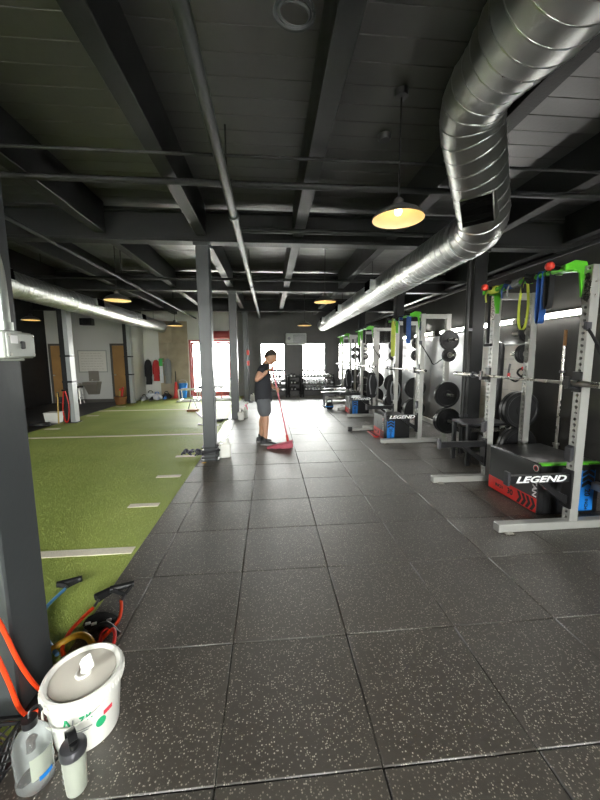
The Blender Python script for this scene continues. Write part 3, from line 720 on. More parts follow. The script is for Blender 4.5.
# drag sled with triangle of straps
t = thing('drag_sled', 'small wooden drag sled with two straps rising to a point on the turf', 'sled', (-2.22, 9.85, -.004))
MB().box((0, 0, .03), (.30, .2, .05), .01).build('base', 'wicker', t)
for s in (-1, 1): MB().strap([(s * .13, 0, .05), (s * .015, 0, .40)], (0, 1, 0), .025, .012).build('strap', 'rubber_black', t)
MB().lathe([(.03, -.008), (.038, 0), (.03, .008), (.022, 0), (.03, -.008)], (0, 0, .42), axis='y', n=14, cap=False).build('ring', 'steel', t)
t = thing('training_rope', 'thin pale rope lying across the turf towards the small drag sled', 'rope', (-2.1, 9.5, -.003))
MB().tube(smooth([(0, .2, .012), (.1, -.1, .012), (.28, -.6, .012), (.5, -1.1, .012), (.62, -1.6, .012), (.55, -1.75, .012), (.45, -1.7, .012)]), .014, 6).build('rope_line', 'white_plastic', t)

# ================================================================== RIGHT WALL THINGS
t = thing('whiteboard', 'cream whiteboard with faint writing on the dark wall behind the nearest rack', 'whiteboard', (XR, 5.2, 1.0))
MB().b2(-.02, -.001, -.62, .62, -.62, .66, .003).build('board', 'whiteboard_warm', t)
MB().b2(-.028, -.001, -.64, .64, .66, .685).b2(-.028, -.001, -.64, .64, -.645, -.62).b2(-.028, -.001, -.65, -.62, -.62, .66).b2(-.028, -.001, .62, .65, -.62, .66).build('frame', 'box_grey', t)
for k in range(6):
    z = .45 - k * .16; y = .5; mb = MB()
    while y > -.4: w_ = random.uniform(.05, .16); mb.b2(-.022, -.0195, y - w_, y, z, z + .012); y -= w_ + .05
    mb.build('handwriting', 'marker', t)
t = thing('downpipe', 'black vertical pipe in front of the dark column between racks', 'pipe', (2.935, 4.93, 0))
MB().cyl((0, 0, .002), (0, 0, 3.078), .03, n=14).build('pipe_run', 'black_paint', t)
for z in (.6, 1.9): MB().box((.03, .02, z), (.12, .05, .04), .003).build('clip', 'steel_dark', t)
t = thing('foam_roller', 'tall black foam pole standing beside the dark column', 'foam roller', (3.42, 4.86, 0))
MB().lathe([(.001, 0), (.07, 0), (.075, .02), (.075, 1.62), (.05, 1.7), (.001, 1.72)], n=18).build('roll', 'rubber_black', t)

# linear wall lights
emit('led', (1, .98, .93), 24)
for y, w_ in ((4.25, 'behind the nearest rack'), (5.45, 'over the cream whiteboard'), (6.75, 'behind the second rack'), (8.05, 'between the second and third racks'), (9.4, 'behind the third rack')):
    t = thing('wall_light', f'lit linear wall light on the right wall {w_}', 'wall light', (XR, y, 2.02), group='linear wall lights')
    MB().b2(-.03, -.001, -.48, .48, -.03, .05, .004).build('fixture_body', 'white_paint', t)
    MB().b2(-.06, -.03, -.46, .46, -.022, .022, .008).build('diffuser', 'led', t)
    for s_ in (-1, 1): MB().box((-.043, s_ * .47, 0), (.036, .02, .055), .004).build('end_cap', 'white_paint', t)

# ================================================================== RACKS
RW = .585; RD = .45; UT = .075
def upright_mesh(z0, z1, holes=True):
    mb = MB(); h = UT / 2
    mb.ring_faces([[(-h, -h, z0), (h, -h, z0), (h, h, z0), (-h, h, z0)], [(-h, -h, z1), (h, -h, z1), (h, h, z1), (-h, h, z1)]])
    bm = mb.bm
    if holes:
        bm.faces.ensure_lookup_table()
        for f in list(bm.faces):
            if abs(f.calc_center_median().x + h) < 1e-5: bm.faces.remove(f)
        n_ = int((z1 - z0) / .05); ph = (z1 - z0) / n_; r = .0155; dd = .02
        for k in range(n_):
            zc = z0 + (k + .5) * ph
            out = [(-h, -h, zc - ph / 2), (-h, 0, zc - ph / 2), (-h, h, zc - ph / 2), (-h, h, zc), (-h, h, zc + ph / 2), (-h, 0, zc + ph / 2), (-h, -h, zc + ph / 2), (-h, -h, zc)]
            inn = [(-h, r * math.cos(a), zc + r * math.sin(a)) for a in [-3 * PI / 4 + j * PI / 4 for j in range(8)]]
            dp = [(-h + dd, p[1], p[2]) for p in inn]
            O = [bm.verts.new(p) for p in out]; I = [bm.verts.new(p) for p in inn]; D = [bm.verts.new(p) for p in dp]
            for j in range(8):
                q = (j + 1) % 8; bm.faces.new((O[j], O[q], I[q], I[j])); bm.faces.new((I[j], I[q], D[q], D[j]))
            bm.faces.new(D).material_index = 1
        bmesh.ops.remove_doubles(bm, verts=bm.verts[:], dist=1e-5)
    me = mb.mesh('rack_silver'); me.materials.append(MAT['ink_black']); return me
UP = upright_mesh(.075, 2.22); UPR = upright_mesh(.075, 2.22)
def make_rack():
    t = thing('power_rack', 'x', 'rack', group='power racks')
    for s in (-1, 1):
        MB().box(((-.68 + RD + .06) / 2, s * RW, .0385), (.68 + RD + .06, .08, .073), .006).build('foot', 'rack_silver', t)
        MB().box((-.60, s * RW - .06, .006), (.07, .06, .01), .002).build('floor_tab', 'steel', t)
        u = link('upright', UP, t, (0, s * RW, 0)); link('upright', UPR, t, (RD, s * RW, 0))
        MB().box((RD / 2, s * RW, 2.18), (RD - UT - .002, .07, .07), .004).build('top_side_beam', 'rack_silver', t)
        for z in (2.09, 1.98): MB().cyl((.0, s * RW - UT / 2 - .006, z), (.0, s * RW - UT / 2, z), .011, n=6).build('bolt', 'steel', t)
        # vertical maker name at the head of the upright, facing the aisle
        p = MB().box((-.0405, s * RW, 2.05), (.004, .072, .27), .001).build('name_plate', 'steel', t)
        text('LEGEND', .062, 'ink_black', p, (-.0432, s * RW, 2.05), (Matrix.Rotation(-PI / 2, 3, 'Z') @ Matrix.Rotation(PI / 2, 3, 'X') @ Matrix.Rotation(-PI / 2, 3, 'Z')).to_euler(), sx=.95)
        # green gusset carrying the grip bar
        poly = [(-.04, 1.98), (.0, 1.98), (.0, 2.22), (-.02, 2.26), (-.12, 2.27), (-.20, 2.235), (-.20, 2.185), (-.12, 2.20), (-.07, 2.17)]
        yo = s * (RW - UT / 2 - .012)
        MB().prism(poly, 'y', yo - .008, yo + .008).build('green_gusset', 'green', t)
        MB().prism([(yo - s * .0, 2.18), (yo - s * .30, 2.23), (yo - s * .30, 2.26), (yo - s * .06, 2.255), (yo, 2.26)], 'x', -.13, -.045).build('green_arm', 'green', t)
        # spotter arm with brace and lettering
        a = MB().box((-.33, s * RW, .46), (.58, .055, .068), .005).build('spotter_arm', 'vinyl_black', t)
        MB().prism([(-.06, .30), (-.15, .34), (-.27, .428), (-.33, .428), (-.20, .32), (-.06, .22)], 'y', s * RW - .022, s * RW + .022).build('brace', 'vinyl_black', a)
        MB().box((-.05, s * RW, .36), (.02, .1, .34), .003).build('bracket', 'plastic_black', a)
        MB().box((-.61, s * RW, .47), (.025, .06, .12), .004).build('end_stop', 'steel_dark', a)
        if s < 0: text('LEGEND', .076, 'ink_white', a, (-.325, s * RW - .0285, .46), FACE['-y'], shear=.28, bold=.0022, sx=1.58)
        # j hook
        j = MB().box((-.05, s * RW, 1.285), (.022, .082, .17), .004).build('j_hook', 'plastic_black', t)
        MB().box((-.10, s * RW, 1.245), (.09, .05, .03), .004).build('hook_lip', 'plastic_black', j)
        MB().box((-.138, s * RW, 1.29), (.016, .05, .08), .004).build('hook_lip', 'plastic_black', j)
        for z in (.40, .85, 1.53, 1.78):
            MB().cyl((RD, s * (RW + UT / 2), z), (RD, s * (RW + UT / 2 + .25), z), .024, n=12).build('weight_peg', 'steel', t)
        MB().prism([(-.045, .62), (-.075, .60), (-.075, .72), (-.045, .74)], 'y', s * RW - .03, s * RW + .03).build('strap_pin', 'steel_dark', t)
    for z in (.28,): MB().box((RD, 0, z), (.07, 2 * RW - UT - .002, .07), .004).build('rear_cross_beam', 'rack_silver', t)
    MB().cyl((-.16, -RW + .04, 2.215), (-.16, RW - .04, 2.215), .022, n=14).build('grip_bar', 'green', t)
    for y in (-.34, .0, .34):
        MB().cyl((-.05, y, 2.215), (-.16, y, 2.215), .018, n=10).build('grip_strut', 'green', t)
    for y in (-.42, -.12, .14, .44):
        h_ = MB().tube([(-.05, y + .0, 2.22), (-.27, y - .05, 2.235)], .017, 10).build('grip_handle', 'rubber_black', t)
        if abs(y) > .3: MB().ball((-.28, y - .052, 2.236), .036).build('ball_end', 'red_ball', h_)
    return t
RACKS = [(3.205, 'nearest the camera'), (6.275, 'second from the camera'), (8.93, 'third from the camera'), (11.48, 'farthest from the camera by the windows')]
RN = ['nearest', 'second', 'third', 'farthest']
proto = make_rack()
for i, (yc, w_) in enumerate(RACKS):
    r = proto if i == 0 else copy_tree(proto)
    if i:        # only the nearest rack carries red balls on its handles
        for h_ in list(r.children):
            for e in list(h_.children):
                if e.name.startswith('ball_end'): bpy.data.objects.remove(e)
    r.location = (2.6, yc, 0); r['label'] = f'silver power rack with green pull-up bar, {w_}'
# barbells on the hooks
def make_barbell():
    t = thing('barbell', 'x', 'barbell', group='barbells')
    MB().cyl((0, -.67, 0), (0, .67, 0), .014, n=12).build('shaft', 'steel', t)
    for s in (-1, 1):
        MB().cyl((0, s * .67, 0), (0, s * 1.10, 0), .025, n=14).build('sleeve', 'steel', t)
        MB().cyl((0, s * .655, 0), (0, s * .685, 0), .038, n=14).build('collar', 'steel_dark', t)
        MB().cyl((0, s * 1.10, 0), (0, s * 1.105, 0), .022, n=14).build('end_cap', 'plastic_black', t)
    return t
bp_ = make_barbell()
for i, (yc, w_) in enumerate(RACKS):
    b = bp_ if i == 0 else copy_tree(bp_)
    b.location = (2.50, yc + .12, 1.275); b['label'] = f'steel barbell resting on the hooks of the {RN[i]} rack'
# vertical bar standing inside the nearest rack
t = thing('barbell', 'silver barbell standing upright behind the nearest rack', 'barbell', (3.45, 3.75, .0), group='barbells')
MB().cyl((0, 0, .02), (0, 0, 1.78), .015, n=12).build('shaft', 'steel', t)
MB().lathe([(.001, 0), (.026, 0), (.026, .42), (.036, .43), (.036, .45), (.001, .45)], n=14).build('sleeve', 'steel', t)
MB().cyl((0, 0, 1.62), (0, 0, 1.80), .017, n=12).build('tip', 'wicker', t); MB().cyl((0, 0, 1.30), (0, 0, 1.33), .03, n=12).build('collar', 'steel_dark', t)

# plates: bumper and small iron, axis along the peg (y)
def plate_mesh(r, th, m):
    return MB().lathe([(.027, -th / 2), (r * .30, -th / 2), (r * .33, -th * .38), (r * .80, -th * .38), (r * .84, -th / 2), (r * .97, -th / 2), (r, -th * .35), (r, th * .35), (r * .97, th / 2), (r * .84, th / 2), (r * .80, th * .38), (r * .33, th * .38), (r * .30, th / 2), (.027, th / 2), (.027, -th / 2)], axis='y', n=40, cap=False).mesh(m, 30)
PL = {'big': (plate_mesh(.225, .06, 'rubber_black'), .06, 'black bumper plate'), 'mid': (plate_mesh(.17, .045, 'rubber_black'), .045, 'medium black plate'), 'small': (plate_mesh(.115, .032, 'rubber_black'), .032, 'small black iron plate'), 'blue': (plate_mesh(.225, .065, 'blue_band'), .065, 'dark blue bumper plate'), 'olive': (plate_mesh(.225, .065, 'steel_dark'), .065, 'dark grey bumper plate')}
PH = MB().lathe([(.0255, -.034), (.046, -.034), (.046, .034), (.0255, .034), (.0255, -.034)], axis='y', n=20, cap=False).mesh('steel')
ORD = ['inner', 'outer']
def plates(i, side, z, kinds, lv):
    y = RACKS[i][0] + side * (RW + UT / 2)
    for k, kd in enumerate(kinds):
        me, th, nm = PL[kd]; y += side * (th / 2 + .004)
        sd = 'window side' if side > 0 else 'camera side'
        o = thing('weight_plate', f'{nm}, ' + (f'{ORD[k]} ' if len(kinds) > 1 else '') + f'on {lv} peg, {sd} of {RN[i]} rack', 'weight plate', (2.6 + RD, y, z - .002), group='plates on rack pegs')
        link('plate_disc', me, o); h_ = link('hub', PH, o); h_.scale = (1, th / .07, 1)
        y += side * th / 2
for i in range(4):
    plates(i, 1, .85, ('big',) if i else ('big', 'big'), 'upper large')
    plates(i, 1, .40, ('big', 'big'), 'lower large')
    plates(i, 1, 1.53, ('small', 'small'), 'upper small'); plates(i, 1, 1.78, ('small',), 'topmost')
    plates(i, -1, .85, ('big', 'blue') if i == 0 else ('big',), 'upper large')
    plates(i, -1, .40, ('big', 'olive') if i == 0 else ('big', 'big'), 'lower large')
    plates(i, -1, 1.53, ('small', 'small'), 'upper small'); plates(i, -1, 1.78, ('mid' if i == 1 else 'small',), 'topmost')

# foam plyo boxes
def chevrons(parent, face, x0, z0, w_, h_, n_, m, off, up=True):
    """row of chevron strips; face '-y' or '-x'; x0.. local coordinate along face"""
    for k in range(n_):
        if up:
            zz = z0 + k * h_ * 1.5; poly = [(x0, zz), (x0 + w_ / 2, zz + h_), (x0 + w_, zz), (x0 + w_, zz + h_), (x0 + w_ / 2, zz + 2 * h_), (x0, zz + h_)]
        else:
            xx = x0 + k * h_ * 1.7; poly = [(xx, z0), (xx + h_, z0), (xx + 2 * h_, z0 + w_ / 2), (xx + h_, z0 + w_), (xx, z0 + w_), (xx + h_, z0 + w_ / 2)]
        if face == '-y': MB().prism(poly, 'y', off - .002, off).build('chevron', m, parent)
        else: MB().prism([(-p[0], p[1]) for p in poly], 'x', off - .002, off).build('chevron', m, parent)
def plyo(label, loc, size, flip=False):
    sx, sy, sz = size; hx, hy = sx / 2, sy / 2
    t = thing('plyo_box', label, 'plyo box', loc, group='plyo boxes')
    MB().box((0, 0, sz / 2), (sx, sy, sz), .018, seg=2).build('foam_body', 'vinyl_black', t)
    s = MB().box((-hx - .001, 0, sz / 2 + .0), (.006, sy - .03, sz - .03), .002).build('side_panel', 'vinyl_grey', t)
    x_ = -hx - .004
    rb = MB().box((x_ - .002, 0, .085), (.004, sy - .035, .14), .001).build('red_band', 'red', s)
    text('30', .085, 'ink_black', rb, (x_ - .0045, -.0, .085), FACE['-x'], bold=.002)
    text('INCH', .05, 'ink_black', rb, (x_ - .0045, .17, .085), FACE['-x'], bold=.001)
    chevrons(rb, '-x', .10, .025, .12, .035, 4, 'ink_black', x_ - .004, up=False)
    MB().box((x_ - .001, .06, .24), (.003, .016, .1)).build('handle_slot', 'ink_black', s)
    # front face towards the camera
    f = MB().box((.02, -hy - .001, sz / 2), (sx - .06, .006, sz - .04), .002).build('front_panel', 'vinyl_black', t)
    y_ = -hy - .004; bxx = -hx + .05 if flip else hx - .20
    bl = MB().box((bxx + .07, y_ - .002, sz / 2 - .02), (.14, .004, sz - .10), .001).build('blue_panel', 'blue', f)
    chevrons(bl, '-y', bxx + .01, sz * .52, .12, .035, 4, 'ink_black', y_ - .004)
    text('20', .075, 'ink_black', bl, (bxx + .07, y_ - .0045, sz * .42), (PI / 2, PI / 2, 0), bold=.002)
    text('INCH', .042, 'ink_black', bl, (bxx + .07, y_ - .0045, sz * .19), (PI / 2, PI / 2, 0), bold=.001)
    MB().box((0, -hy + .02, sz - .008), (sx - .01, .055, .022), .006).build('green_edge', 'green', t)
    # round emblem and upright maker name at the corner of the side panel
    ty = -hy + .055; RV = (Matrix.Rotation(-PI / 2, 3, 'Z') @ Matrix.Rotation(PI / 2, 3, 'X') @ Matrix.Rotation(-PI / 2, 3, 'Z')).to_euler()
    MB().lathe([(.018, -.001), (.026, -.001), (.026, .001), (.018, .001)], (x_ - .001, ty, sz - .055), axis='x', n=18, cap=False).build('emblem', 'ink_red', s)
    MB().lathe([(.027, -.001), (.033, -.001), (.033, .001), (.027, .001)], (x_ - .001, ty, sz - .055), axis='x', n=18, cap=False).build('emblem_ring', 'ink_white', s)
    text('TITAN', .07, 'ink_white', s, (x_ - .0005, ty, sz - .22), RV, bold=.002, sx=1.15)
    return t
plyo('black foam box with red and blue sides inside the nearest rack', (2.5 + .305, 3.225, 0), (.61, .74, .50))
plyo('foam box with blue chevron end in the second rack', (2.05 + .24, 6.22, 0), (.48, .62, .42), True)
plyo('foam box with blue end in the third rack', (2.08 + .25, 8.95, 0), (.5, .6, .45), True)
# wooden step / bench boards in front of second rack
def flat_bench(label, loc, rz, L=1.1, pad='vinyl_black', fr='steel_dark', w_=.28):
    t = thing('flat_bench', label, 'bench', loc, rz, group='benches')
    MB().box((0, 0, .43), (L, w_, .07), .022, seg=2).build('pad', pad, t)
    MB().box((0, 0, .365), (L * .86, .07, .06), .004).build('spine', fr, t)
    for s in (-1, 1):
        MB().box((s * L * .40, 0, .19), (.06, .06, .30), .004).build('leg', fr, t)
        MB().box((s * L * .40, 0, .022), (.07, w_ + .12, .042), .005).build('foot', fr, t)
    return t
t = thing('steel_table', 'black steel work table between the nearest rack and the dark column', 'table', (2.97, 4.52, 0), .0)
MB().box((0, 0, .575), (.62, .42, .035), .005).build('table_top', 'steel_dark', t)
for sx in (-1, 1):
    for sy in (-1, 1): MB().box((sx * .28, sy * .18, .28), (.05, .05, .555), .004).build('leg', 'black_paint', t)
for sy in (-1, 1): MB().box((0, sy * .18, .50), (.51, .03, .05), .003).build('rail', 'steel', t)
MB().box((0, .0, .2), (.52, .32, .02), .003).build('lower_shelf', 'black_paint', t)
flat_bench('black flat bench between the third and farthest racks', (2.0, 10.25, 0), 0, .9)
flat_bench('black flat bench with pale frame at the farthest rack', (2.3, 11.3, 0), 0, 1.0, fr='rack_silver')
# low platform leg with roller in front of the second rack
t = thing('landmine_bar', 'short silver bar with black end lying on the floor before the second rack', 'bar', (1.63, 6.72, 0))
MB().cyl((0, 0, .03), (.5, .02, .03), .025, n=12).build('bar', 'rack_silver', t)
MB().lathe([(.001, -.06), (.045, -.06), (.045, .02), (.001, .02)], (0, 0, .046), axis='x', n=16).build('end_sleeve', 'rubber_black', t)
t = thing('red_mat', 'flat red mat on the floor under the second rack box', 'mat', (1.98, 6.35, 0))
MB().box((0, 0, .012), (.09, .5, .022), .006).build('mat_body', 'red', t); MB().box((0, 0, .026), (.03, .45, .004)).build('stripe', 'ink_black', t)

# bands and straps on the racks
def hang_loop(name, label, x, y, z, h_, m, w_=.03, spread=.05, cat='resistance band'):
    t = thing(name, label, cat, (x, y, z), group='hanging bands')
    pts = smooth([(0, -.026, 0), (0, 0, .029), (0, .026, 0), (0, spread, -h_ * .5), (0, spread * .7, -h_ * .9), (0, 0, -h_), (0, -spread * .7, -h_ * .9), (0, -spread, -h_ * .5)], 5, True)
    MB().strap(pts, (1, 0, 0), w_, .005, closed=True).build('band_loop', m, t)
    return t
GX, GZ = 2.44, 2.215
def rack_bands(i, specs):
    yc = RACKS[i][0]
    for dy, h_, m, w_, sp, lb in specs: hang_loop('resistance_band', f'{lb} hanging from the pull-up bar of the {RN[i]} rack', GX, yc + dy, GZ, h_, m, w_, sp)
rack_bands(0, [(-.05, .46, 'yellow_band', .025, .06, 'yellow-green loop band'), (-.26, .42, 'blue_band', .06, .03, 'wide blue loop band'), (-.34, .30, 'cloth_black', .05, .03, 'wide black loop band')])
rack_bands(1, [(.36, .70, 'yellow_band', .06, .04, 'wide lime loop band'), (-.38, .48, 'blue_band', .06, .03, 'wide blue loop band'), (-.2, .3, 'cloth_black', .04, .03, 'black loop band')])
rack_bands(2, [(.33, .4, 'green', .05, .03, 'green loop band'), (-.2, .35, 'cloth_black', .05, .03, 'black loop band')])
rack_bands(3, [(.2, .35, 'green', .05, .03, 'green loop band')])
# coloured bands wound round the grip bar of the nearest racks
for i, specs in ((0, ((.40, 'yellow_band', 'yellow'), (.14, 'blue_band', 'blue'), (-.15, 'cloth_black', 'black'), (.05, 'cloth_grey', 'grey'))), (1, ((.1, 'cloth_black', 'black'), (-.1, 'blue_band', 'blue')))):
    for dy, m, nm in specs:
        t = thing('wrapped_band', f'{nm} band wound round the pull-up bar of the {RN[i]} rack', 'resistance band', (GX, RACKS[i][0] + dy, GZ), group='wound bands')
        MB().tube([(.032 * math.cos(a), -.05 + a * .0034, .032 * math.sin(a)) for a in [k * .35 for k in range(100)]], .009, 6).build('winding', m, t)
        MB().strap(smooth([(-.03, .07, -.0), (-.045, .08, -.05), (-.03, .085, -.12)], 4), (0, 1, 0), .02, .006).build('loose_end', m, t)
for i, (yc, _) in enumerate(RACKS[:3]):
    t = thing('suspension_strap', f'black sagging strap slung from front to rear post of the {RN[i]} rack', 'strap', (2.6, yc - RW, 0), group='slung straps')
    y = -.045
    MB().strap(smooth([(-.05, y, 1.72), (.0, y, 1.66), (.13, y, 1.47), (.2, y, 1.37), (.32, y, 1.44), (RD - .04, y, 1.50)], 4), (0, 1, 0), .035, .008).build('webbing', 'cloth_black', t)
    MB().box((-.045, y + .0, 1.74), (.05, .03, .06), .004).build('buckle', 'steel_dark', t)
    t = thing('suspension_strap', f'thin black strap hanging down the far front post of the {RN[i]} rack', 'strap', (2.56, yc + RW, 0), group='hanging straps')
    MB().strap(smooth([(-.055, -.02, 2.2), (-.06, -.03, 1.9), (-.055, -.03, 1.65)], 5), (1, 0, 0), .03, .008).build('webbing', 'cloth_black', t)
    MB().tube([(-.055, -.09, 1.63), (-.055, .03, 1.63)], .016, 8).build('handle', 'rubber_black', t)
t = thing('resistance_tube', 'red and black tube with handles tangled behind the nearest rack', 'resistance band', (3.0, 3.86, 1.25), group='tubes')
MB().tube(smooth([(-.13, 0, .16), (-.14, 0, .02), (-.06, -.01, -.05), (.02, 0, .0), (.06, 0, .06), (.0, -.01, .1), (-.03, 0, .05), (.04, 0, .0), (.12, 0, .03)]), .012, 8).build('tube', 'rubber_black', t)
MB().tube(smooth([(.0, 0, .09), (.05, -.02, .12), (.1, -.02, .08), (.06, -.02, .04)]), .016, 8).build('grip', 'red', t)
MB().cyl((-.14, 0, -.02), (-.14, 0, .05), .017, n=8).build('grip', 'red', t)

# gear hanging on racks farther down
def backpack(x, y, z, h_, m, label):
    t = thing('backpack', label, 'bag', (x, y, z)); rings = []
    for f, q in ((0, .35), (.08, .7), (.3, .95), (.6, 1.05), (.9, .95), (1, .6)):
        rings.append([(.13 * q * math.cos(a) * (1 + .06 * math.sin(3 * a)), .11 * q * math.sin(a), -f * h_) for a in [k * PI / 8 for k in range(16)]])
    MB().ring_faces(rings).build('bag_body', m, t)
    for s in (-1, 1): MB().tube(smooth([(s * .05, -.09, -.06), (s * .1, -.13, -h_ * .4), (s * .06, -.12, -h_ * .85)]), .014, 6).build('shoulder_strap', 'cloth_grey', t)
    MB().tube(smooth([(-.03, 0, -.01), (0, 0, .05), (.03, 0, -.01)]), .01, 6).build('loop', 'cloth_black', t)
backpack(2.5, 8.185, 1.13, .62, 'cloth_black', 'black backpack hung on the front post of the third rack')
backpack(2.62, 7.05, 1.05, .55, 'cloth_black', 'black bag hung on the window side post of the second rack')
backpack(2.5, 10.735, 1.1, .6, 'cloth_black', 'black bag hung on the front post of the farthest rack')
t = thing('kettlebell', 'black kettlebell with blue band in front of the third rack', 'kettlebell', (1.72, 9.75, 0))
MB().lathe([(.001, 0), (.08, 0), (.11, .05), (.115, .1), (.09, .17), (.05, .2), (.001, .205)], n=20).build('bell', 'rubber_black', t)
MB().tube(smooth([(-.06, 0, .18), (-.075, 0, .25), (0, 0, .29), (.075, 0, .25), (.06, 0, .18)]), .018, 8).build('handle', 'steel_dark', t)
MB().lathe([(.113, .07), (.119, .07), (.119, .1), (.113, .1)], n=20, cap=False).build('colour_ring', 'blue', t)
t = thing('cable_bands', 'green cord heap on the floor behind the second rack', 'cord', (3.3, 5.35, 0))
MB().tube(smooth([(.2 * math.cos(k * 1.9) * (1 + .3 * math.sin(k)), .12 * math.sin(k * 1.9), .02 + .008 * (k % 4)) for k in range(14)]), .016, 6).build('cord_loops', 'green', t)

# ================================================================== THINGS AT THE NEAREST COLUMN
t = thing('electrical_box', 'grey electrical switch box mounted on the nearest column', 'electrical box', (-1.068, 1.42, 1.505))
MB().b2(0, .105, -.075, .08, 0, .10, .005).build('enclosure', 'box_grey', t)
MB().b2(.105, .114, -.07, .075, .005, .095, .003).build('cover', 'box_grey', t)
MB().b2(.114, .122, -.01, .012, .035, .065, .003).build('switch', 'plastic_black', t)
for y, z in ((-.06, .015), (.065, .015), (-.06, .085), (.065, .085)): MB().cyl((.114, y, z), (.117, y, z), .004, n=8).build('screw', 'steel', t)
MB().b2(0, .06, -.09, .09, -.010, 0, .002).build('mounting_rail', 'conduit', t)
MB().b2(0, .06, -.09, .09, .10, .108, .002).build('mounting_rail', 'conduit', t)
MB().b2(.114, .1155, -.055, -.02, .055, .085).build('sticker', 'ink_white', t)
t = thing('conduit', 'bright metal conduit rising from the electrical box up the nearest column', 'conduit', (-1.015, 1.42, 1.612))
MB().tube(smooth([(0, 0, 0), (0, 0, .1), (-.003, 0, .22), (-.018, 0, .34), (-.02, 0, .6), (-.02, 0, 1.4)], 6), .026, 14).build('conduit_pipe', 'conduit', t)
MB().cyl((0, 0, .0), (0, 0, .03), .033, n=14).build('connector', 'conduit', t)
MB().box((-.04, 0, .75), (.03, .08, .02)).build('clip', 'conduit', t)

# white wipes bucket
t = thing('wipes_bucket', 'white plastic wipes bucket with lid and tissue at the nearest column', 'bucket', (-.772, 1.30, 0), math.radians(-20))
MB().lathe([(.001, 0), (.108, 0), (.114, .006), (.134, .215), (.134, .225), (.001, .225)], n=48).build('bucket_body', 'white_plastic', t)
MB().lathe([(.134, .200), (.143, .202), (.145, .235), (.141, .249), (.132, .252), (.126, .246), (.118, .238), (.001, .238)], n=64, cap=False).build('lid', 'white_plastic', t)
MB().lathe([(.001, .2385), (.117, .2385), (.117, .2415), (.001, .2415)], n=48).build('lid_top', 'lid_plastic', t)
ld = MB()
for k in range(60):
    a = 2 * PI * k / 60; ld.box((.1445 * math.cos(a), .1445 * math.sin(a), .226), (.006, .006, .02), rot=(0, 0, a))
ld.build('lid_ribs', 'white_plastic', t)
MB().lathe([(.022, .2415), (.030, .2415), (.028, .248), (.022, .249)], (.0, .0, 0), n=24, cap=False).build('dispenser_ring', 'white_plastic', t)
# crumpled tissue pulled up out of the ring
mb = MB(); rings = []
for f, q in ((0, .016), (.25, .02), (.5, .028), (.75, .022), (1, .004)):
    rings.append([(q * math.cos(a) * (1 + .35 * math.sin(3 * a + 4 * f)) + .02 * f, q * .55 * math.sin(a) * (1 + .3 * math.cos(2 * a)) + .02 * f, .24 + .075 * f) for a in [k * PI / 6 for k in range(12)]])
mb.ring_faces(rings).build('tissue', 'tissue', t)
# printed label on the curved side: placed as small curved strips
def curved(parent, name, m, a0, a1, z0, z1, r0=.1145, slope=.0957):
    rings = []
    for k in range(9):
        a = a0 + (a1 - a0) * k / 8
        rings.append([((r0 + slope * z + .0012) * math.cos(a), (r0 + slope * z + .0012) * math.sin(a), z) for z in (z0, z1)] + [((r0 + slope * z - .001) * math.cos(a), (r0 + slope * z - .001) * math.sin(a), z) for z in (z1, z0)])
    MB().ring_faces(rings).build(name, m, parent)
A = math.radians
lab = A(-62 + 20)
def curved_poly(name, m, pts):
    rg = [[((.1145 + .0957 * z + q) * math.cos(lab + A(a)), (.1145 + .0957 * z + q) * math.sin(lab + A(a)), z) for a, z in pts] for q in (.0014, -.001)]
    MB().ring_faces(rg).build(name, m, t)
for m, pts in (('ink_green', [(-33, .150), (-30.5, .150), (-28, .168), (-25, .150), (-22.5, .150), (-27, .178), (-30, .178)]),
               ('ink_grey', [(-20, .150), (-18.5, .150), (-17, .174), (-18.5, .174)]), ('ink_grey', [(-15.5, .150), (-11, .150), (-11.5, .156), (-15, .156)]),
               ('ink_green', [(-9, .152), (-1, .154), (-2, .161), (-5, .160), (-1, .178), (-9, .177), (-8, .170), (-5, .170)]),
               ('ink_green', [(1, .153), (3, .153), (4.5, .163), (8, .155), (10, .156), (6, .168), (8, .18), (5.5, .18), (3.5, .170), (2.5, .18), (.5, .18)])):
    curved_poly('brand_mark', m, pts)
curved(t, 'printed_line', 'ink_grey', lab - A(25), lab + A(8), .118, .121)
curved(t, 'printed_line', 'ink_grey', lab - A(25), lab + A(2), .108, .111)
curved(t, 'printed_line', 'ink_green', lab - A(32), lab - A(24), .075, .088)
curved(t, 'printed_line', 'ink_grey', lab - A(22), lab - A(2), .083, .086)
curved(t, 'printed_line', 'ink_grey', lab - A(22), lab - A(4), .073, .076)
mb = MB(); rg = []
for q in (0, 1):
    rg.append([((.1145 + .0957 * z + (-.001 if q else .0014)) * math.cos(a), (.1145 + .0957 * z + (-.001 if q else .0014)) * math.sin(a), z) for a, z in [(lab + A(22) + A(8.5) * math.cos(b), .105 + .02 * math.sin(b)) for b in [k * PI / 12 for k in range(24)]]])
mb.ring_faces(rg).build('green_dot', 'ink_green', t)
curved(t, 'red_flash', 'ink_red', lab + A(27), lab + A(43), .125, .142)
MB().tube(smooth([(.141 * math.cos(a), .141 * math.sin(a), .195 - .05 * math.sin((a - A(170)) / A(180) * PI)) for a in [A(170) + k * A(22.5) for k in range(9)]], 3), .0035, 6).build('bucket_handle', 'white_plastic', t)

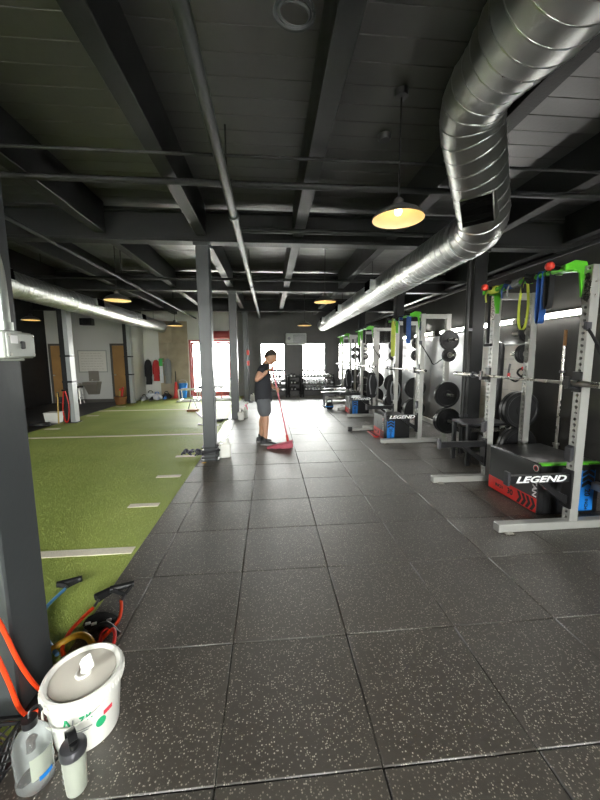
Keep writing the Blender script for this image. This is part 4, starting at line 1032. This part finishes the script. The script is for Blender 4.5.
# clear water jug
t = thing('water_jug', 'clear plastic water bottle with black cap left of the bucket', 'bottle', (-.862, 1.125, 0), math.radians(10))
prof = [(.001, .004), (.04, 0), (.056, .008), (.058, .03), (.055, .05), (.058, .07), (.056, .10), (.058, .12), (.058, .15), (.052, .18), (.035, .205), (.02, .22), (.018, .235), (.001, .236)]
mb = MB(); rings = []
for r_, z in prof:
    rings.append([(r_ * (1 + .02 * math.cos(5 * a + z * 60)) * math.cos(a), r_ * (1 + .02 * math.sin(4 * a + z * 40)) * math.sin(a), z) for a in [k * PI / 16 for k in range(32)]])
mb.ring_faces(rings).build('bottle_body', 'pet', t)
MB().lathe([(.001, .226), (.023, .226), (.024, .252), (.001, .254)], n=20).build('cap', 'plastic_black', t)
MB().tube(smooth([(-.0, 0, .25), (.0, .01, .27), (.02, .02, .275), (.035, .01, .26)]), .005, 6).build('cap_loop', 'plastic_black', t)
mb = MB(); rings = []
for k in range(8):
    a = A(-75) + k * A(10); rr = .0605
    rings.append([(rr * math.cos(a), rr * math.sin(a), .06), (rr * math.cos(a), rr * math.sin(a), .145), (rr * .985 * math.cos(a), rr * .985 * math.sin(a), .145), (rr * .985 * math.cos(a), rr * .985 * math.sin(a), .06)])
mb.ring_faces(rings).build('label', 'frosted', t)
mb = MB(); rings = []
for k in range(5):
    a = A(-55) + k * A(10); rr = .062
    rings.append([(rr * math.cos(a), rr * math.sin(a), .05), (rr * math.cos(a), rr * math.sin(a), .066), (rr * .985 * math.cos(a), rr * .985 * math.sin(a), .066), (rr * .985 * math.cos(a), rr * .985 * math.sin(a), .05)])
mb.ring_faces(rings).build('label_stripe', 'blue', t)
# shaker
t = thing('shaker_bottle', 'translucent shaker bottle with grey lid in front of the bucket', 'shaker', (-.702, 1.085, 0), math.radians(-50))
MB().lathe([(.001, .003), (.026, 0), (.031, .004), (.033, .03), (.037, .14), (.038, .155), (.001, .156)], n=32).build('cup', 'frosted', t)
MB().lathe([(.001, .15), (.041, .15), (.0415, .172), (.038, .180), (.022, .188), (.001, .19)], n=32).build('lid', 'steel_dark', t)
MB().lathe([(.001, .186), (.013, .186), (.013, .206), (.001, .208)], (.022, 0, 0), n=16).build('spout_cap', 'plastic_black', t)
MB().strap(smooth([(.022, 0, .21), (.0, 0, .222), (-.03, 0, .212), (-.052, 0, .185), (-.056, 0, .16), (-.043, 0, .158)], 5), (0, 1, 0), .026, .006).build('carry_loop', 'plastic_black', t)
for z in (.06, .085, .11): MB().box((.0, -.0365, z), (.012, .002, .003)).build('scale_mark', 'ink_grey', t)
# black mesh crate
t = thing('mesh_crate', 'black plastic mesh crate at the bottom left corner', 'crate', (-1.13, 1.06, 0))
hx, hy, hz = .15, .17, .12
for s in (-1, 1):
    for ax in (0, 1):
        mb = MB(); L_ = hy if ax == 0 else hx; k_ = 9
        for d in (-1, 1):
            for j in range(-4, k_ + 4):
                u0 = -L_ + j * (2 * L_ / k_); u1 = u0 + d * .10
                p0, p1 = [u0, .012], [u1, hz - .012]
                if max(u0, u1) > L_ or min(u0, u1) < -L_: continue
                q = (lambda p: (s * hx, p[0], p[1])) if ax == 0 else (lambda p: (p[0], s * hy, p[1]))
                mb.tube([q(p0), q(p1)], .004, 5)
        mb.build('lattice_side', 'plastic_black', t)
MB().b2(-hx, hx, -hy, hy, .002, .012, .003).build('base', 'plastic_black', t)
MB().tube([(-hx, -hy, hz), (hx, -hy, hz), (hx, hy, hz), (-hx, hy, hz)], .008, 8, closed=True).build('rim', 'plastic_black', t)
for x, y, lb, r_ in ((.04, .06, 'silver ball in the mesh crate nearest the column', .05), (.06, -.06, 'silver ball in the mesh crate nearest the camera', .045)):
    o = thing('massage_ball', lb, 'ball', (-1.13 + x, 1.06 + y, .012)); MB().ball((0, 0, r_), r_).build('ball_body', 'steel_dark', o)
    MB().tube([((r_ + .001) * math.cos(k * PI / 12), 0, r_ + (r_ + .001) * math.sin(k * PI / 12)) for k in range(24)], .003, 5, closed=True).build('seam', 'steel', o)

# resistance tubes
def rtube(label, pts, r, m, loc, handles=()):
    t = thing('resistance_tube', label, 'resistance band', loc, group='resistance tubes'); o = Vector(loc)
    MB().tube(smooth([Vector(p) - o for p in pts], 8), r, 10).build('tube', m, t)
    for (a, b, c, d) in handles:   # triangle handle: grip a-b, webbing meeting at c ... clip d
        a, b, c, d = [Vector(q) - o for q in (a, b, c, d)]
        MB().tube([a, b], .02, 10).build('grip', 'rubber_black', t)
        up_ = (b - a).cross(c - a).normalized()
        for q in (a, b): MB().strap([q, c], up_, .03, .005).build('webbing', 'cloth_black', t)
        MB().tube([c, d], .008, 8).build('clip', 'steel_dark', t)
    return t
rtube('orange-red tube hanging down the face of the nearest column', [(-1.058, 1.22, .68), (-1.055, 1.29, .50), (-1.052, 1.36, .25), (-1.045, 1.43, .06), (-1.03, 1.46, .02), (-.97, 1.47, .014), (-.93, 1.46, .012)], .0085, 'orange_tube', (-.9, 1.4, 0))
rtube('second orange-red tube low on the nearest column beside the crate', [(-1.058, 1.25, .44), (-1.056, 1.30, .23), (-1.053, 1.33, .08), (-1.04, 1.35, .02), (-1.01, 1.37, .013)], .0085, 'orange_tube', (-1.05, 1.33, 0))
rtube('orange tube with black strap handles curling behind the bucket', [(-1.04, 1.62, .012), (-1.10, 1.70, .014), (-1.115, 1.79, .02), (-1.10, 1.87, .025), (-1.07, 1.95, .035)], .010, 'orange_tube', (-.97, 1.8, 0),
      [((-1.11, 2.05, .03), (-1.00, 2.12, .045), (-1.06, 2.0, .05), (-1.065, 1.96, .04))])
rtube('orange tube looping round the right of the band pile', [(-.93, 1.70, .015), (-.90, 1.78, .02), (-.885, 1.85, .02), (-.90, 1.93, .03), (-.93, 2.0, .035)], .010, 'orange_tube', (-.85, 1.8, 0),
      [((-1.02, 2.06, .07), (-.90, 2.12, .06), (-.92, 2.03, .05), (-.925, 1.99, .04))])
rtube('red tube bent in a tight loop nearest the bucket lid', [(-.84, 1.58, .02), (-.83, 1.66, .035), (-.855, 1.74, .045), (-.90, 1.775, .045), (-.925, 1.74, .04), (-.89, 1.66, .03)], .009, 'red', (-.82, 1.62, 0),
      [])
rtube('yellow tube lying across the band pile', [(-1.15, 1.68, .016), (-1.10, 1.72, .03), (-1.04, 1.735, .045), (-.98, 1.715, .045), (-.93, 1.67, .03)], .016, 'yellow_tube', (-1.0, 1.7, 0))
rtube('black tube under the yellow tube in the band pile', [(-1.06, 1.62, .012), (-.99, 1.655, .025), (-.93, 1.66, .03), (-.88, 1.62, .015)], .014, 'rubber_black', (-.98, 1.65, 0))
rtube('black tube with white print snaking through the band pile', [(-1.02, 1.76, .012), (-.95, 1.79, .05), (-.90, 1.78, .055), (-.84, 1.75, .02)], .013, 'rubber_black', (-.93, 1.77, 0))
rtube('blue tube curving on the turf beside the nearest column', [(-1.34, 2.15, .03), (-1.37, 2.02, .014), (-1.33, 1.92, .012), (-1.25, 1.80, .012), (-1.16, 1.71, .012), (-1.10, 1.655, .014)], .010, 'blue_tube', (-1.3, 1.9, 0),
      [((-1.42, 2.20, .03), (-1.29, 2.25, .03), (-1.34, 2.17, .035), (-1.34, 2.14, .03))])

t = thing('band_pouch', 'black cloth pouch with white tags in the band pile behind the bucket', 'pouch', (-.985, 1.86, 0))
mb = MB(); rings = []
for f, q in ((0, .85), (.3, 1), (.7, .85), (1, .3)):
    rings.append([(.085 * q * math.cos(a) * (1 + .12 * math.sin(2 * a + 3 * f)), .06 * q * math.sin(a) * (1 + .1 * math.cos(3 * a)), .001 + .05 * f) for a in [k * PI / 8 for k in range(16)]])
mb.ring_faces(rings).build('pouch_body', 'cloth_black', t)
for x, y in ((-.045, -.045), (-.01, -.05), (.06, -.03)): MB().box((x, y, .045), (.026, .016, .006), .002, rot=(.5, 0, .3)).build('tag', 'ink_white', t)

# ================================================================== THINGS AT THE OTHER COLUMNS
t = thing('foam_wrap', 'black foam wrap strapped round the foot of the second column', 'foam wrap', (-.90, 5.05, 0))
mb = MB(); w_, d_ = .105, .108
for z in (.03, .08, .13, .18): mb.tube([(-w_, -d_, z + .02), (w_, -d_, z + .02), (w_, d_, z + .02), (-w_, d_, z + .02)], .014, 8, closed=True)
mb.build('wrap_turns', 'rubber_black', t)
MB().strap([(-.11, -.122, .12), (.11, -.122, .16), (.15, -.08, .16)], (0, 0, 1), .03, .006).build('tie_strap', 'cloth_black', t)
t = thing('battle_chain', 'black chain heap on the turf beside the second column', 'chain', (-1.22, 5.28, -.004))
for k in range(22):
    a = k * .9; x, y = .15 * math.cos(a) * (1 - k * .012), .07 * math.sin(a * 1.3); z = .018 + .007 * (k % 7)
    rot = Euler((random.uniform(-1, 1), random.uniform(-.5, .5), random.uniform(0, 3))).to_matrix()
    ring = [Vector((.042 * math.cos(j * PI / 6), .026 * math.sin(j * PI / 6), 0)) for j in range(12)]
    MB().tube([rot @ p * .9 + Vector((x, y, z + .02)) for p in ring], .010, 6, closed=True).build('chain_link', 'steel_dark', t)
def jug(x, y, label, m='frosted', cap='white_plastic', s=1., liquid=None):
    t = thing('plastic_jug', label, 'jug', (x, y, 0), random.uniform(-.5, .5)); t.scale = (s, s, s)
    MB().box((0, 0, .11), (.17, .12, .22), .035, seg=3).build('jug_body', m, t)
    MB().lathe([(.055, .20), (.03, .25), (.024, .265), (.024, .28), (.001, .28)], (.03, 0, 0), n=16).build('jug_neck', m, t)
    MB().lathe([(.001, .27), (.028, .27), (.028, .30), (.001, .302)], (.03, 0, 0), n=16).build('cap', cap, t)
    MB().tube(smooth([(-.02, 0, .22), (-.07, 0, .25), (-.09, 0, .20), (-.085, 0, .14)]), .012, 8).build('jug_handle', m, t)
    if liquid: MB().box((0, 0, .19), (.172, .122, .06), .02).build('label_band', liquid, t)
jug(-.70, 5.12, 'white plastic jug right of the second column foot', 'white_plastic', 'white_plastic', 1.0)
jug(-.66, 8.55, 'white plastic jug beside the third column', 'white_plastic', 'white_plastic', .95)
jug(-.72, 8.25, 'small white jug in front of the third column', 'white_plastic', 'steel_dark', .8)
jug(-.62, 12.0, 'white jug at the foot of the farthest column', 'white_plastic', 'white_plastic', .9)
t = thing('spray_bottle', 'pink-capped spray bottle behind the jugs at the third column', 'spray bottle', (-.64, 8.85, 0))
MB().lathe([(.001, 0), (.045, 0), (.05, .01), (.05, .22), (.022, .28), (.018, .31), (.001, .31)], n=18).build('bottle_body', 'pink_liquid', t)
MB().box((.0, 0, .335), (.03, .03, .05), .008).box((.04, 0, .355), (.09, .022, .025), .006).build('spray_head', 'white_plastic', t)
MB().tube([(.03, 0, .34), (.05, 0, .30)], .006, 6).build('trigger', 'red', t)
t = thing('leaf_litter', 'small yellow leaf on the tile in front of the second column', 'leaf', (-.97, 4.86, .002))
MB().ring_faces([[(-.03, -.012, 0), (0, -.022, .003), (.035, -.004, .001), (.03, .012, .002), (0, .02, .004), (-.03, .01, .001)], [(-.03, -.012, .003), (0, -.022, .006), (.035, -.004, .004), (.03, .012, .005), (0, .02, .007), (-.03, .01, .004)]]).build('leaf_blade', 'leaf', t)
t = thing('battle_rope', 'dark rope end looped on the turf left of the third column', 'rope', (-1.25, 8.2, -.003))
MB().tube(smooth([(.2, .2, .02), (.0, .05, .02), (-.15, .0, .02), (-.05, -.1, .02), (.1, -.05, .02)]), .02, 7).build('rope_loops', 'rubber_black', t)
t = thing('post_gear', 'black upright cable post with red collars beside the farthest column', 'post', (-.72, 11.55, 0))
MB().cyl((0, 0, .02), (0, 0, 2.0), .03, n=12).build('post', 'steel_dark', t); MB().lathe([(.001, 0), (.14, 0), (.14, .02), (.001, .025)], n=20).build('base', 'black_paint', t)
for z in (1.25, 1.6): MB().cyl((0, 0, z), (0, 0, z + .16), .045, n=12).build('collar', 'red', t)

# ================================================================== PERSON WITH MOP
def skin_mesh(verts, edges, radii, root=0, sub=2):
    me = bpy.data.meshes.new('sk'); me.from_pydata(verts, edges, []); o = bpy.data.objects.new('sk', me); COL.objects.link(o)
    o.modifiers.new('skin', 'SKIN').use_smooth_shade = True
    for i, r in enumerate(radii):
        r = r if hasattr(r, '__len__') else (r, r)
        me.skin_vertices[0].data[i].radius = r; me.skin_vertices[0].data[i].use_root = (i == root)
    s = o.modifiers.new('sub', 'SUBSURF'); s.levels = sub; s.render_levels = sub
    out = bpy.data.meshes.new_from_object(o.evaluated_get(bpy.context.evaluated_depsgraph_get()))
    bpy.data.objects.remove(o); bpy.data.meshes.remove(me); return out
def chain(pts):
    return [tuple(p) for p in pts], [(i, i + 1) for i in range(len(pts) - 1)]
PX, PY = -.10, 5.9
pr_ = thing('person', 'person in black t-shirt and grey shorts pushing a pink mop', 'person', (PX, PY, 0))
# local coords, facing +x ; near (camera) side is -y = right side of the body
J = {'pel': (-.02, 0, .86), 'spine': (-.035, 0, 1.02), 'chest': (-.025, 0, 1.20), 'nb': (.02, 0, 1.355), 'nk': (.065, 0, 1.43), 'hd': (.10, 0, 1.47),
     'hR': (-.02, -.085, .82), 'kR': (.015, -.10, .47), 'aR': (-.005, -.11, .085), 'hL': (-.02, .085, .82), 'kL': (-.03, .10, .47), 'aL': (-.085, .115, .085),
     'cR': (-.0, -.09, 1.33), 'sR': (-.02, -.175, 1.315), 'eR': (-.135, -.27, 1.12), 'wR': (.06, -.215, 1.285),
     'cL': (.01, .09, 1.33), 'sL': (.0, .175, 1.305), 'eL': (.085, .20, 1.045), 'wL': (.165, -.035, .985)}
names = list(J); ix = {k: i for i, k in enumerate(names)}
ed = [('pel', 'spine'), ('spine', 'chest'), ('chest', 'nb'), ('nb', 'nk'), ('nk', 'hd'), ('pel', 'hR'), ('hR', 'kR'), ('kR', 'aR'), ('pel', 'hL'), ('hL', 'kL'), ('kL', 'aL'),
      ('chest', 'cR'), ('cR', 'sR'), ('sR', 'eR'), ('eR', 'wR'), ('chest', 'cL'), ('cL', 'sL'), ('sL', 'eL'), ('eL', 'wL')]
rad = {'pel': (.105, .10), 'spine': (.12, .11), 'chest': (.135, .12), 'nb': .065, 'nk': .055, 'hd': .05, 'hR': .082, 'kR': .064, 'aR': .042, 'hL': .082, 'kL': .064, 'aL': .042,
       'cR': .065, 'sR': .065, 'eR': .05, 'wR': .031, 'cL': .065, 'sL': .065, 'eL': .05, 'wL': .031}
body = skin_mesh([J[k] for k in names], [(ix[a], ix[b]) for a, b in ed], [rad[k] for k in names])
bm = bmesh.new(); bm.from_mesh(body)
def add(me):
    bm.from_mesh(me); bpy.data.meshes.remove(me)
# calves
for k, a in (('kR', 'aR'), ('kL', 'aL')):
    K, Q = Vector(J[k]), Vector(J[a]); c = K.lerp(Q, .33) + Vector((-.018, 0, 0))
    tmp = bmesh.new(); bmesh.ops.create_uvsphere(tmp, u_segments=14, v_segments=10, radius=1); tmp.transform(Matrix.Translation(c) @ Matrix.Diagonal((.05, .048, .125, 1)))
    m_ = bpy.data.meshes.new('c'); tmp.to_mesh(m_); tmp.free(); add(m_)
# head: sculpted from a sphere
def head_mesh():
    tmp = bmesh.new(); bmesh.ops.create_uvsphere(tmp, u_segments=40, v_segments=28, radius=1)
    for v in tmp.verts:
        x, y, z = v.co
        fx = .098 * x; fy = .076 * y; fz = .118 * z
        if z < -.1:
            q = min(1, (-z - .1) / .9); fy *= 1 - .28 * q; fx = fx * (1 - .22 * q) + .014 * q
        if x > .4:
            g = lambda y0, z0, sy, sz: math.exp(-((y - y0) / sy) ** 2 - ((z - z0) / sz) ** 2)
            fx += .024 * g(0, -.22, .15, .16) + .010 * g(0, -.08, .12, .2) + .007 * g(0, .18, .7, .12)
            fx -= .012 * (g(.38, .02, .2, .12) + g(-.38, .02, .2, .12))
            fx += .008 * g(0, -.52, .28, .06) + .006 * g(0, -.66, .25, .06) - .006 * g(0, -.59, .3, .03) + .010 * g(0, -.88, .4, .15)
        v.co = (fx, fy, fz)
    for s in (-1, 1):
        e = bmesh.new(); bmesh.ops.create_uvsphere(e, u_segments=12, v_segments=8, radius=1)
        e.transform(Matrix.Translation((-.008, s * .077, -.008)) @ Matrix.Rotation(s * .3, 4, 'Z') @ Matrix.Diagonal((.019, .010, .032, 1)))
        m_ = bpy.data.meshes.new('e'); e.to_mesh(m_); e.free(); tmp.from_mesh(m_); bpy.data.meshes.remove(m_)
    return tmp
HM = Matrix.Translation((.115, 0, 1.515)) @ Matrix.Rotation(.42, 4, 'Y') @ Matrix.Scale(1.1, 4)
hb = head_mesh(); hb.transform(HM); m_ = bpy.data.meshes.new('h'); hb.to_mesh(m_); hb.free(); add(m_)
# pole line in local coordinates
PT, PB = Vector((.135, -.17, 1.375)), Vector((.385, -.32, .10))
pd = (PB - PT).normalized()
def hand(wrist, grip, side):
    """palm plus four curled fingers and a thumb closed round the pole at point grip"""
    w_ = Vector(wrist); g_ = Vector(grip); d = (g_ - w_).normalized()
    across = (pd - d * pd.dot(d)).normalized(); nrm = d.cross(across).normalized() * side
    pc = g_ - d * .022 + nrm * -.022
    v, e = chain([w_, w_.lerp(pc, .55), pc, pc + d * .02]); add(skin_mesh(v, e, [(.025, .02), (.036, .02), (.04, .018), (.036, .015)]))
    for k, (off, L_) in enumerate(((-.032, .9), (-.011, 1.0), (.011, .96), (.032, .78))):
        base = pc + d * .02 + across * off
        pts = [base, base + (d * .028) * L_, base + (d * .036 + nrm * .028) * L_, base + (d * .012 + nrm * .042) * L_, base + (-d * .010 + nrm * .036) * L_]
        v, e = chain(pts); add(skin_mesh(v, e, [.0095, .009, .0085, .008, .007], sub=1))
    tb = w_.lerp(pc, .6) + across * -.034
    pts = [tb, tb + d * .02 - across * .012 + nrm * .012, tb + d * .04 - across * .006 + nrm * .03, tb + d * .05 + across * .012 + nrm * .04]
    v, e = chain(pts); add(skin_mesh(v, e, [.013, .0115, .010, .008], sub=1))
def on_pole(z): 
    return PT + (PB - PT) * ((PT.z - z) / (PT.z - PB.z))
hand(J['wR'], on_pole(1.33), 1); hand(J['wL'], on_pole(.965), -1)
me = bpy.data.meshes.new('body'); bm.to_mesh(me); bm.free(); me.materials.clear(); me.materials.append(MAT['skin']); me.shade_smooth()
for p in me.polygons: p.material_index = 0
bpy.data.meshes.remove(body); link('body', me, pr_)
# eyes and brows
for s in (-1, 1):
    c = HM @ Vector((.083, s * .03, .004)); MB().ball(c, .011, 12, 8).build('eye', 'ink_white', pr_)
    c2 = HM @ Vector((.0935, s * .03, .004)); MB().ball(c2, .0045, 8, 6).build('pupil', 'ink_black', pr_)
    a_, b_ = HM @ Vector((.095, s * .014, .025)), HM @ Vector((.085, s * .046, .025)); MB().tube([a_, b_], .004, 6).build('eyebrow', 'hair', pr_)
# hair cap
tmp = bmesh.new(); bmesh.ops.create_uvsphere(tmp, u_segments=36, v_segments=24, radius=1)
for v in list(tmp.verts):
    x, y, z = v.co
    if z < .12 + max(0, x) * .55 + (-.55 if x < -.15 else 0) * min(1, (-x - .15) * 2): tmp.verts.remove(v)
for v in tmp.verts: v.co = (v.co.x * .102, v.co.y * .081, v.co.z * .123)
bmesh.ops.solidify(tmp, geom=tmp.faces[:], thickness=.006)
tmp.transform(HM); mb = MB(); mb.merge(tmp); mb.build('hair', 'hair', pr_, ang=80)
# t-shirt: torso, collar and short sleeves
SV = {'hem': (-.015, 0, .70), 'low': (-.018, 0, .82), 'spine': (-.035, 0, 1.02), 'chest': (-.025, 0, 1.20), 'nb': (.012, 0, 1.345), 'cR': (-.0, -.09, 1.33), 'sR': (-.02, -.175, 1.315), 'uR': (-.075, -.22, 1.225), 'cL': (.01, .09, 1.33), 'sL': (.0, .175, 1.305), 'uL': (.045, .19, 1.18)}
sn = list(SV); si = {k: i for i, k in enumerate(sn)}
sh = skin_mesh([SV[k] for k in sn], [(si[a], si[b]) for a, b in (('hem', 'low'), ('low', 'spine'), ('spine', 'chest'), ('chest', 'nb'), ('chest', 'cR'), ('cR', 'sR'), ('sR', 'uR'), ('chest', 'cL'), ('cL', 'sL'), ('sL', 'uL'))],
               [{'hem': (.185, .175), 'low': (.175, .165), 'spine': (.17, .16), 'chest': (.185, .17), 'nb': (.08, .08), 'cR': .09, 'sR': .085, 'uR': .082, 'cL': .09, 'sL': .085, 'uL': .082}[k] for k in sn])
sh.materials.clear(); sh.materials.append(MAT['shirt'])
for p in sh.polygons: p.material_index = 0
sh.shade_smooth(); link('t_shirt', sh, pr_)
# shorts
QV = {'w': (-.022, 0, .90), 'p': (-.022, 0, .84), 'aR': (-.02, -.088, .80), 'bR': (-.005, -.098, .66), 'cR': (.005, -.102, .48), 'aL': (-.02, .088, .80), 'bL': (-.022, .098, .66), 'cL': (-.026, .102, .48)}
qn = list(QV); qi = {k: i for i, k in enumerate(qn)}
so = skin_mesh([QV[k] for k in qn], [(qi[a], qi[b]) for a, b in (('w', 'p'), ('p', 'aR'), ('aR', 'bR'), ('bR', 'cR'), ('p', 'aL'), ('aL', 'bL'), ('bL', 'cL'))],
               [{'w': (.16, .15), 'p': (.165, .155), 'aR': .135, 'bR': .128, 'cR': .125, 'aL': .135, 'bL': .128, 'cL': .125}[k] for k in qn], root=1)
so.materials.clear(); so.materials.append(MAT['shorts'])
for p in so.polygons: p.material_index = 0
so.shade_smooth(); link('shorts', so, pr_)
def foot_shoe(ax, ay, rz):
    rings = []
    for x, w_, h_ in ((-.085, .028, .07), (-.075, .036, .095), (-.03, .04, .105), (.02, .041, .085), (.08, .046, .062), (.14, .045, .05), (.175, .032, .04), (.188, .015, .03)):
        rings.append([(x, w_ * math.cos(a), .02 + (h_ - .02) * max(0, math.sin(a)) ** .7) for a in [k * PI / 8 for k in range(9)]])
    s = MB().ring_faces(rings).build('shoe', 'shoe', pr_, (ax, ay, .0), (0, 0, rz))
    rings = []
    for z, q in ((.001, .96), (.012, 1.03), (.026, 1.0)):
        rings.append([(x, s_ * w_ * q, z) for s_ in (1,) for x, w_ in ((-.088, .02), (-.075, .036), (0, .041), (.08, .047), (.14, .046), (.178, .033), (.192, .012))] + [(x, -w_ * q, z) for x, w_ in ((.192, .012), (.178, .033), (.14, .046), (.08, .047), (0, .041), (-.075, .036), (-.088, .02))])
    MB().ring_faces(rings).build('sole', 'shoe_sole', s)
    MB().tube([(-.01, 0, .04), (-.01, 0, .15)], [.042, .04], 12).build('sock', 'shoe', s)
foot_shoe(J['aR'][0] + .005, J['aR'][1], -.12); foot_shoe(J['aL'][0] + .005, J['aL'][1], .05)
# mop
mt = thing('mop', 'pink mop with long pink pole held by the person', 'mop', (PX + PB.x, PY + PB.y, 0))
o_ = Vector((PB.x, PB.y, 0))
MB().tube([PT - pd * .03 - o_, PB - o_], .0125, 10).build('pole', 'pink_pole', mt)
MB().tube([PB - pd * .12 - o_, PB - o_ + Vector((0, 0, -.02))], [.018, .024], 10).build('socket', 'red', mt)
mb = MB(); rings = []
for f in [k / 10 for k in range(11)]:
    x = .07 - f * .36; w_ = .035 + .045 * math.sin(PI * min(1, f * 1.1 + .15)); h_ = .09 * (1 - f) ** .8 + .022
    rings.append([(x + .01 * math.sin(5 * a), w_ * math.cos(a) * (1 + .12 * math.sin(9 * f + 3 * a)) - .02 * f, .012 + h_ * max(-.1, math.sin(a)) * (1 + .12 * math.sin(11 * f))) for a in [k * PI / 8 for k in range(16)]])
mb.ring_faces(rings).build('mop_head', 'pink', mt)
for k in range(26):
    a = random.uniform(-.5, .5); y = random.uniform(-.075, .075); L_ = random.uniform(.2, .36)
    MB().tube(smooth([(.06, y * .4, .085), (-.02, y, .082), (-L_ * .6, y + a * .1, .04), (-L_, y + a * .15, .010)], 4), .010, 5).build('strand', 'pink', mt)
